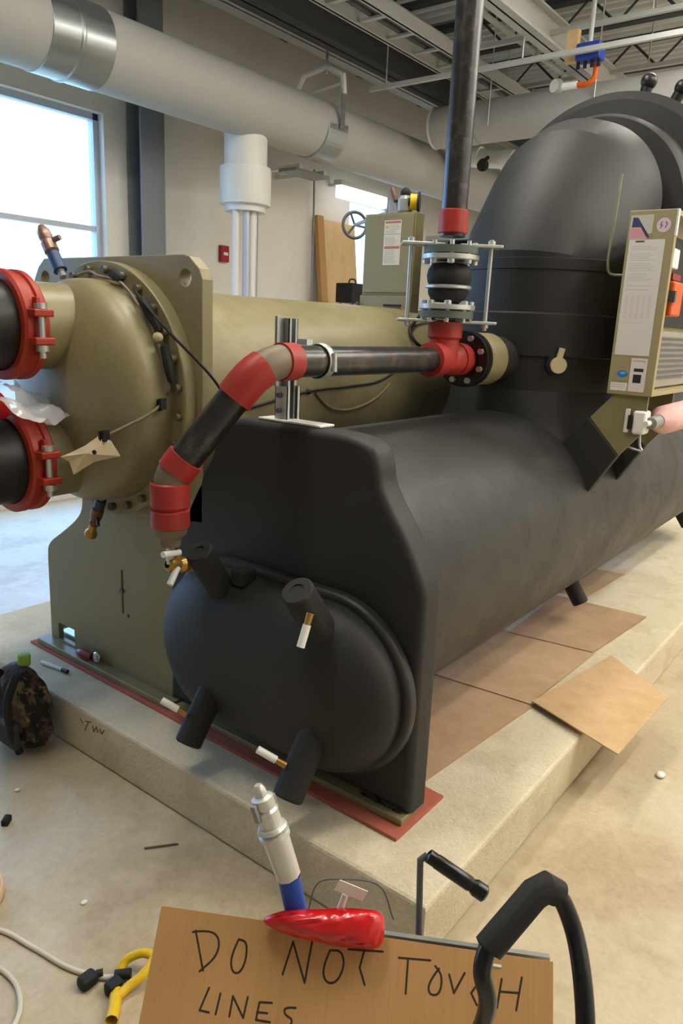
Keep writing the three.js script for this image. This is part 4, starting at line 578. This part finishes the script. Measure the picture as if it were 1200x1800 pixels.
// ---------------------------------------------------------------- camouflage bag and floor odds
{
  const W = 128, camo = dataTex(256, (i) => { const x = i % 256, y = Math.floor(i / 256), j = y * 4 * 1024 + x * 4, v = nBig[j], u = nStain[(j + 300000) % (1024 * 1024)]; return v < 0.44 ? [24, 21, 19] : u > 0.56 ? [122, 104, 76] : v < 0.53 ? [72, 58, 42] : u < 0.42 ? [40, 34, 30] : [92, 76, 56]; }, true, 0.42);
  const camoM = S(0xffffff, 0.8, 0, { map: camo }), b = thing('camouflage_bag', 'dark camouflage backpack slumped on the floor against the pad', 'bag', [-0.36, 0, -1.610]);
  const g = new THREE.SphereGeometry(1, 36, 28), p = g.attributes.position;
  for (let i = 0; i < p.count; i++) { let x = p.getX(i), y = p.getY(i), z = p.getZ(i); const sx = Math.sign(x) * Math.pow(Math.abs(x), 0.7), sz = Math.sign(z) * Math.pow(Math.abs(z), 0.7), t = (y + 1) / 2; const k = (1.0 - 0.32 * t * t) * (1 + 0.05 * Math.sin(x * 9 + y * 7) + 0.04 * Math.sin(z * 11 - y * 9)); p.setXYZ(i, -0.36 + sx * 0.085 * k, 0.002 + 0.17 * (Math.sign(y) * Math.pow(Math.abs(y), 0.75) + 1), -1.620 + sz * 0.17 * k); }
  g.computeVertexNormals(); part(b, 'body', g, camoM);
  part(b, 'strap', [tube([V(-0.42, 0.34, -1.540), V(-0.47, 0.25, -1.520), V(-0.465, 0.12, -1.510), V(-0.44, 0.03, -1.510)], 0.016, 30, 8), tube([V(-0.42, 0.33, -1.650), V(-0.47, 0.25, -1.670), V(-0.47, 0.12, -1.680)], 0.016, 30, 8)], M.rubber);
  part(b, 'pocket', box(-0.47, 0.05, -1.630, -0.44, 0.16, -1.490, 0.012), S(0x33332f, 0.7)); part(b, 'buckle', box(-0.478, 0.15, -1.580, -0.462, 0.165, -1.520, 0.003), M.steelDark);
  const c = thing('green_cap', 'small lime green bottle cap poking out of the camouflage bag', 'bottle', [-0.34, 0.33, -1.620]); part(c, 'cap', lathe([[0, 0], [0.024, 0], [0.026, 0.01], [0.024, 0.045], [0.012, 0.05], [0, 0.05]], V(-0.34, 0.335, -1.620), V(0.1, 1, 0), 20), M.green); part(c, 'neck', cyl(V(-0.345, 0.29, -1.620), V(-0.34, 0.336, -1.620), 0.018, 0.018, 16), M.white);
}
{ const t = thing('red_tape_tool', 'red handled tool with a round silver head lying on the condenser foot', 'tool', [-0.03, PAD + 0.037, -1.63]); part(t, 'handle', mitre([V(-0.03, 0.258, -1.72), V(-0.03, 0.26, -1.69), V(-0.02, 0.258, -1.63)], [0.012, 0.02, 0.016], 14), S(0x8c2328, 0.4)); part(t, 'head', [new THREE.TorusGeometry(0.018, 0.008, 8, 22).rotateY(Math.PI / 2).translate(-0.02, 0.265, -1.595), cyl(V(-0.028, 0.265, -1.595), V(-0.012, 0.265, -1.595), 0.014, 0.014, 16)], M.chrome); }
{ const t = thing('pen', 'slim white and blue marker lying on the pad beside the red strip', 'pen', [-0.13, PAD, -1.72]); part(t, 'barrel', cyl(V(-0.145, PAD + 0.009, -1.83), V(-0.125, PAD + 0.009, -1.70), 0.008, 0.008, 10), M.whitePlastic); part(t, 'cap', cyl(V(-0.125, PAD + 0.009, -1.70), V(-0.12, PAD + 0.009, -1.665), 0.009, 0.009, 10), S(0x23283f, 0.5)); }
{ const t = thing('metal_bar', 'bright flat metal bar lying through the condenser foot opening', 'bar', [0.1, PAD + 0.037, -1.9]); part(t, 'bar', box(0.05, PAD + 0.037, -2.0, 0.12, PAD + 0.05, -1.72, 0.002), M.zinc); part(t, 'worn_edge', box(0.05, PAD + 0.05, -2.0, 0.055, PAD + 0.053, -1.72), M.white); }
{ const t = thing('cable_coil', 'dark cable coil on the pad behind the condenser foot', 'cable', [0.3, PAD, -2.15]); const pts = []; for (let i = 0; i <= 40; i++) { const a = i / 40 * 6.283 * 2; pts.push(V(0.3 + 0.15 * Math.cos(a), PAD + 0.012 + 0.011 * i / 20 + (i > 30 ? 0.02 : 0), -2.12 + 0.12 * Math.sin(a))); } part(t, 'cable', tube(pts, 0.011, 120, 8), S(0x2c3138, 0.4)); part(t, 'plug', cyl(V(0.42, PAD + 0.025, -2.0), V(0.36, PAD + 0.025, -1.98), 0.016, 0.014, 10), M.rubber); }
{ const t = thing('welding_rod', 'thin dark rod lying on the concrete floor', 'rod', [-0.4, 0, -0.69]); part(t, 'rod', cyl(V(-0.447, 0.004, -0.726), V(-0.37, 0.004, -0.667), 0.0035, 0.0035, 8), S(0x6d5a50, 0.6)); part(t, 'tip', cyl(V(-0.37, 0.004, -0.667), V(-0.359, 0.004, -0.658), 0.0038, 0.002, 8), M.steelDark); }
{ const t = thing('black_block', 'small dark block lying alone on the floor', 'block', [-0.67, 0, -1.19]); const g = box(-0.02, 0, -0.012, 0.02, 0.022, 0.012, 0.004).rotateY(0.7).translate(-0.672, 0.0, -1.187); part(t, 'body', g, M.rubber); part(t, 'ridge', box(-0.015, 0.021, -0.003, 0.015, 0.025, 0.003).rotateY(0.7).translate(-0.672, 0, -1.187), M.blackMatte); }
for (const [x, z, r, lab] of [[-0.712, -0.67, 0.009, 'white debris crumb on the floor above the cord'], [-0.553, -1.329, 0.009, 'pale debris crumb on the floor below the camouflage bag'], [1.176, 0.491, 0.02, 'pale plaster crumb on the floor by the hanging cardboard']]) { const t = thing('debris_crumb', lab, 'debris', [x, 0, z]); part(t, 'crumb', new THREE.DodecahedronGeometry(r, 1).scale(1.2, 0.5, 0.9).translate(x, r * 0.45, z), M.white); }
{ const t = thing('extension_lead', 'long white cord curving over the floor to the yellow plug', 'cord', [-0.9, 0, -0.6]); part(t, 'cord', tube([V(-1.25, 0.007, -0.9), V(-1.05, 0.007, -0.80), V(-0.94, 0.007, -0.772), V(-0.899, 0.007, -0.625), V(-0.875, 0.007, -0.496), V(-0.835, 0.008, -0.401), V(-0.80, 0.012, -0.36)], 0.007, 70, 8), M.beigeCord); part(t, 'connector', cyl(V(-0.815, 0.016, -0.375), V(-0.785, 0.018, -0.345), 0.013, 0.013, 12), M.rubber); }
{ const t = thing('extension_lead', 'short bend of white cord in the bottom corner of the floor', 'cord', [-1.0, 0, -0.6]); part(t, 'cord', tube([V(-1.03, 0.007, -0.75), V(-1.0, 0.007, -0.66), V(-0.99, 0.007, -0.60), V(-0.995, 0.007, -0.54), V(-1.03, 0.007, -0.47), V(-1.1, 0.007, -0.42)], 0.007, 50, 8), M.beigeCord); }
{ const t = thing('wooden_disc', 'pale round lid resting on the floor at the photo edge', 'lid', [-0.95, 0, -0.98]); part(t, 'disc', lathe([[0, 0], [0.13, 0], [0.135, 0.006], [0.135, 0.02], [0.128, 0.026], [0, 0.026]], V(-0.955, 0, -0.96), UP, 48), M.skin); part(t, 'rim', new THREE.TorusGeometry(0.128, 0.006, 8, 48).rotateX(Math.PI / 2).translate(-0.955, 0.026, -0.96), M.skin); }
{ // yellow clamp on a power lead
  const t = thing('yellow_clamp', 'yellow plastic spring clamp on the floor beside the cardboard sign', 'clamp', [-0.78, 0, -0.33]);
  part(t, 'handle_loop', tube([V(-0.80, 0.012, -0.375), V(-0.775, 0.03, -0.38), V(-0.74, 0.05, -0.345), V(-0.735, 0.05, -0.315), V(-0.775, 0.035, -0.305), V(-0.82, 0.02, -0.315), V(-0.855, 0.014, -0.315)], 0.0125, 60, 8), M.yellow);
  part(t, 'jaw', tube([V(-0.84, 0.013, -0.335), V(-0.87, 0.014, -0.30), V(-0.90, 0.016, -0.27)], 0.016, 20, 8), M.yellow); part(t, 'black_grip', box(-0.86, 0.0, -0.365, -0.815, 0.035, -0.33, 0.01), M.rubber);
}
{ const t = thing('black_plug', 'black moulded plug on the floor beside the yellow clamp', 'plug', [-0.87, 0, -0.41]); part(t, 'body', box(-0.895, 0.0, -0.435, -0.845, 0.035, -0.395, 0.012), M.rubber); part(t, 'collar', cyl(V(-0.845, 0.017, -0.415), V(-0.83, 0.017, -0.405), 0.01, 0.01, 10), M.blackMatte); }

// ---------------------------------------------------------------- cart in front with the cardboard sign
{
  const n1 = V(0.502, 0, 0.865), pp = V(-0.865, 0, 0.502), TL = V(-0.984, 0.6, 0.043), th = 0.8988;
  const e2 = pp.clone().multiplyScalar(Math.cos(th)).add(V(0, -Math.sin(th), 0)), N = n1.clone().cross(e2).negate(); if (N.y < 0) N.negate();
  const m = new THREE.Matrix4().makeBasis(n1, e2.clone().negate(), N), on = (g) => g.applyMatrix4(m).translate(TL.x, TL.y, TL.z);
  // cart body: a wedge-topped machine the board leans on, in the cart's own axes (u along the board, w towards the viewer)
  const at = (u, w, y) => TL.clone().addScaledVector(n1, u).addScaledVector(pp, w).setY(y);
  const c = thing('machine_cart', 'silver topped machine on a cart behind the cardboard sign, with crank and bent black handle', 'cart', [-0.85, 0, 0.45]);
  const prof = [[-0.012, 0.06], [-0.012, 0.585], [-0.006, 0.588], [0.30, 0.205], [0.30, 0.06]];
  const wedge = (u0, u1, pr, y) => { const s = new THREE.Shape(pr.map(([w, yy]) => new THREE.Vector2(w, yy))); const g = new THREE.ExtrudeGeometry(s, { depth: u1 - u0, bevelEnabled: false }); g.applyMatrix4(new THREE.Matrix4().makeBasis(pp, UP, pp.clone().cross(UP))); const q = at(pp.clone().cross(UP).dot(n1) > 0 ? u0 : u1, 0, 0); return g.translate(q.x, 0, q.z); };
  part(c, 'body', wedge(0.44, 0.735, prof), M.galv); part(c, 'top_trim', wedge(0.43, 0.745, [[-0.022, 0.575], [-0.022, 0.595], [-0.008, 0.599], [-0.008, 0.58]]), M.zinc);
  part(c, 'chassis', wedge(0.05, 0.735, [[-0.075, 0.05], [-0.075, 0.11], [-0.02, 0.16], [0.3, 0.16], [0.3, 0.05]]), M.steelDark);
  for (const u of [0.08, 0.7]) for (const w of [0.02, 0.26]) { const p = at(u, w, 0.045); part(c, 'wheel', cyl(p.clone().addScaledVector(n1, -0.015), p.clone().addScaledVector(n1, 0.015), 0.045, 0.045, 20), M.rubber); }
  part(c, 'front_stand', wedge(0.1, 0.14, [[-0.02, 0.15], [-0.02, 0.56], [0.0, 0.57], [0.06, 0.5], [0.02, 0.15]]), M.steelDark);
  // crank
  const k0 = V(-0.69, 0.56, 0.454), k1 = V(-0.662, 0.711, 0.428), k2 = V(-0.652, 0.722, 0.437), k3 = V(-0.612, 0.667, 0.548);
  const crank = part(c, 'crank', mitre([V(-0.70, 0.12, 0.47), V(-0.70, 0.45, 0.47), k0, k1, k2], 0.0065, 10), M.steelDark);
  part(crank, 'crank_grip', lathe([[0.008, 0], [0.0135, 0.003], [0.0135, 0.02], [0.0145, 0.022], [0.0145, 0.095], [0.0125, 0.1], [0.0165, 0.108], [0.0165, 0.128], [0.012, 0.132], [0, 0.133]], k2, k3.clone().sub(k2), 20), M.blackGloss);
  part(crank, 'hub', cyl(V(-0.70, 0.10, 0.47), V(-0.70, 0.14, 0.47), 0.02, 0.02, 14), M.zinc);
  // bent handle
  const hp = [V(-0.80, 0.15, 0.62), V(-0.87, 0.5, 0.64), V(-0.925, 0.78, 0.70), V(-0.931, 0.835, 0.689), V(-0.908, 0.865, 0.688), V(-0.84, 0.926, 0.7205), V(-0.817, 0.92, 0.742), V(-0.815, 0.878, 0.772), V(-0.865, 0.826, 0.814), V(-0.91, 0.74, 0.84), V(-0.90, 0.45, 0.80), V(-0.80, 0.15, 0.73)];
  const handle = part(c, 'handle_bar', tube(hp, 0.0135, 200, 14), M.blackGloss);
  part(handle, 'foam_grip', mitre([V(-0.916, 0.856, 0.6865), V(-0.914, 0.858, 0.687), V(-0.842, 0.922, 0.7195), V(-0.825, 0.928, 0.73), V(-0.81, 0.915, 0.742), V(-0.8085, 0.912, 0.744)], [0.0145, 0.0215, 0.0215, 0.021, 0.02, 0.014], 26), M.blackMatte);
  part(c, 'clip', wedge(0.62, 0.655, [[-0.03, 0.598], [-0.03, 0.612], [0.02, 0.59], [0.02, 0.575]]), M.zinc);

  // the sign
  const s = thing('cardboard_sign', 'brown cardboard sign hand lettered in black, leaning on the cart', 'sign', [-0.9, 0.3, 0.4]);
  const W = 0.748, H = 0.34, cv = document.createElement('canvas'); cv.width = 1500; cv.height = 682; const k = cv.getContext('2d'), sc = 1500 / W;
  k.fillStyle = '#c99a63'; k.fillRect(0, 0, 1500, 682);
  for (let x = 0; x < 1500; x += 5) { k.fillStyle = 'rgba(' + (rnd() > 0.5 ? '255,225,170' : '140,95,50') + ',' + (0.01 + 0.025 * rnd()).toFixed(3) + ')'; k.fillRect(x, 0, 5, 682); }
  for (let i = 0; i < 260; i++) { k.fillStyle = 'rgba(120,80,40,' + (0.04 + 0.1 * rnd()).toFixed(3) + ')'; k.fillRect(rnd() * 1500, rnd() * 682, 2 + rnd() * 14, 1 + rnd() * 3); }
  k.strokeStyle = '#382d22'; k.lineWidth = 7.5; k.lineCap = 'round'; k.lineJoin = 'round';
  const strokes = [[[0.076, 0.033], [0.103, 0.096]], [[0.071, 0.036], [0.104, 0.028], [0.126, 0.041], [0.125, 0.07], [0.097, 0.098]], [[0.162, 0.037], [0.151, 0.066], [0.158, 0.092], [0.174, 0.092], [0.182, 0.067], [0.178, 0.039], [0.162, 0.037]], [[0.254, 0.083], [0.266, 0.028], [0.297, 0.091], [0.302, 0.024]], [[0.338, 0.033], [0.326, 0.063], [0.336, 0.087], [0.357, 0.083], [0.368, 0.053], [0.359, 0.031], [0.338, 0.033]], [[0.372, 0.027], [0.436, 0.023]], [[0.402, 0.023], [0.396, 0.054], [0.408, 0.08]], [[0.467, 0.029], [0.525, 0.026]], [[0.484, 0.028], [0.484, 0.084]], [[0.542, 0.037], [0.524, 0.06], [0.526, 0.081], [0.546, 0.078], [0.549, 0.048], [0.535, 0.034]], [[0.561, 0.044], [0.571, 0.072], [0.589, 0.038]], [[0.62, 0.042], [0.602, 0.068], [0.613, 0.085]], [[0.656, 0.039], [0.649, 0.084]], [[0.692, 0.032], [0.683, 0.084]], [[0.653, 0.059], [0.687, 0.057]], [[0.12, 0.122], [0.109, 0.159], [0.127, 0.16]], [[0.143, 0.128], [0.14, 0.161]], [[0.166, 0.161], [0.167, 0.129], [0.192, 0.16], [0.195, 0.127]], [[0.241, 0.13], [0.218, 0.132], [0.216, 0.16], [0.242, 0.16]], [[0.216, 0.148], [0.235, 0.147]], [[0.286, 0.132], [0.265, 0.133], [0.267, 0.145], [0.283, 0.15], [0.28, 0.162], [0.259, 0.163]]];
  for (const st of strokes) { k.beginPath(); k.moveTo(st[0][0] * sc, st[0][1] * sc); if (st.length > 4) { for (let i = 1; i < st.length - 1; i++) { const mx = (st[i][0] + st[i + 1][0]) / 2 * sc, my = (st[i][1] + st[i + 1][1]) / 2 * sc; k.quadraticCurveTo(st[i][0] * sc, st[i][1] * sc, mx, my); } k.lineTo(st.at(-1)[0] * sc, st.at(-1)[1] * sc); } else for (const p of st.slice(1)) k.lineTo(p[0] * sc, p[1] * sc); k.stroke(); }
  const t = new THREE.CanvasTexture(cv); t.colorSpace = THREE.SRGBColorSpace;
  part(s, 'board', on(box(0, -H, 0.002, W, 0, 0.007)), M.cardEdge);
  const f = new THREE.PlaneGeometry(W, H, 8, 4); f.translate(W / 2, -H / 2, 0.0074); part(s, 'lettered_face', on(f), S(0xffffff, 0.85, 0, { map: t }), true);
  // hose with its fitting, held in a red plastic sleeve
  const h0 = V(-0.885, 0.44, 0.30), h1 = V(-0.844, 0.617, 0.27), h2 = V(-0.845, 0.69, 0.248), h3 = V(-0.871, 0.882, 0.183);
  const hose = thing('hose_end', 'blue hose sleeve with long white metal coupling sticking up from the sign', 'hose', [-0.88, 0.45, 0.3]);
  const hd = h3.clone().sub(h2), L = hd.length();
  part(hose, 'blue_hose', tube([h1.clone().add(V(0, -0.012, 0.004)), h1.clone().lerp(h2, 0.5), h2], 0.0215, 30, 20), M.blue);
  const al = S(0xd2d2ca, 0.35, 0.35);
  const ft = part(hose, 'crimp_sleeve', new THREE.CylinderGeometry(0.0265, 0.0238, 0.085, 8).applyQuaternion(turnTo(hd)).translate(...h2.clone().addScaledVector(hd, 0.045 / L).toArray()), al);
  part(ft, 'collar', lathe([[0.02, 0], [0.03, 0.004], [0.03, 0.012], [0.022, 0.015], [0.027, 0.018], [0.03, 0.022], [0.027, 0.028], [0.018, 0.03]], h2.clone().addScaledVector(hd, 0.085 / L), hd, 24), al);
  part(ft, 'body', lathe([[0.022, 0], [0.023, 0.035], [0.019, 0.04], [0.021, 0.044], [0.021, 0.062], [0.012, 0.066], [0.012, 0.078], [0.007, 0.088], [0, 0.09]], h2.clone().addScaledVector(hd, 0.11 / L), hd, 20), al);
  for (const g of [box(-0.03, 0, -0.006, -0.02, 0.035, 0.006, 0.002), box(0.02, 0, -0.006, 0.028, 0.03, 0.006, 0.002)]) part(ft, 'cam_ear', g.applyQuaternion(turnTo(hd)).translate(...h2.clone().addScaledVector(hd, 0.135 / L).toArray()), M.grey);
  const red = thing('red_plastic_sleeve', 'glossy red plastic sleeve wrapped round the hose at the sign top', 'plastic', [-0.85, 0.58, 0.35]);
  const sh = smooth([[0.205, -0.004], [0.235, 0.024], [0.30, 0.036], [0.375, 0.04], [0.425, 0.034], [0.436, 0.012], [0.432, -0.018], [0.41, -0.036], [0.34, -0.034], [0.27, -0.026], [0.235, -0.018]], 4, true);
  const g = new THREE.SphereGeometry(1, 48, 24), gp = g.attributes.position, outline = new THREE.CatmullRomCurve3([[0.205, -0.002], [0.24, -0.022], [0.31, -0.034], [0.385, -0.044], [0.43, -0.04], [0.437, -0.014], [0.43, 0.014], [0.385, 0.022], [0.31, 0.021], [0.245, 0.014]].map(([u, v]) => V(u, -v, 0)), true), oc = V(0.34, 0.01, 0);
  for (let i = 0; i < gp.count; i++) { const x = gp.getX(i), y = gp.getY(i), z = gp.getZ(i), rr = Math.hypot(x, y), a = (Math.atan2(y, x) / (2 * Math.PI) + 1.5) % 1; const o = outline.getPointAt(a); const q = oc.clone().lerp(o, Math.pow(rr, 0.9)); const wr = 0.0035 * Math.sin(q.x * 150 + q.y * 260) + 0.0025 * Math.sin(q.x * 330 - q.y * 120); gp.setXYZ(i, q.x, q.y, 0.026 + z * 0.034 + wr * (1 - rr * 0.5)); }
  g.computeVertexNormals(); part(red, 'sleeve', on(g), new THREE.MeshPhysicalMaterial({ color: 0xd01218, roughness: 0.22, clearcoat: 0.6, clearcoatRoughness: 0.15, side: THREE.DoubleSide }));
  const tag = thing('white_wire_tag', 'small white tag on a thin wire loop behind the red sleeve', 'tag', [-0.80, 0.6, 0.36]);
  const tg = box(-0.03, -0.012, -0.001, 0.03, 0.012, 0.001, 0.0008); tg.applyMatrix4(new THREE.Matrix4().makeBasis(V(0.58, -0.42, 0.69).normalize(), V(0.3, 0.88, 0.29).normalize(), V(-0.66, 0.02, 0.6).normalize())); tg.translate(-0.79, 0.685, 0.356); part(tag, 'tag', tg, M.white);
  part(tag, 'tag_tail', cyl(V(-0.795, 0.675, 0.347), V(-0.81, 0.62, 0.338), 0.006, 0.007, 8), M.white); part(tag, 'wire', tube([V(-0.85, 0.64, 0.30), V(-0.82, 0.69, 0.30), V(-0.785, 0.695, 0.335), V(-0.745, 0.685, 0.39), V(-0.735, 0.62, 0.42)], 0.0016, 40, 6), M.steelDark);
}
renderer.render(scene, camera);
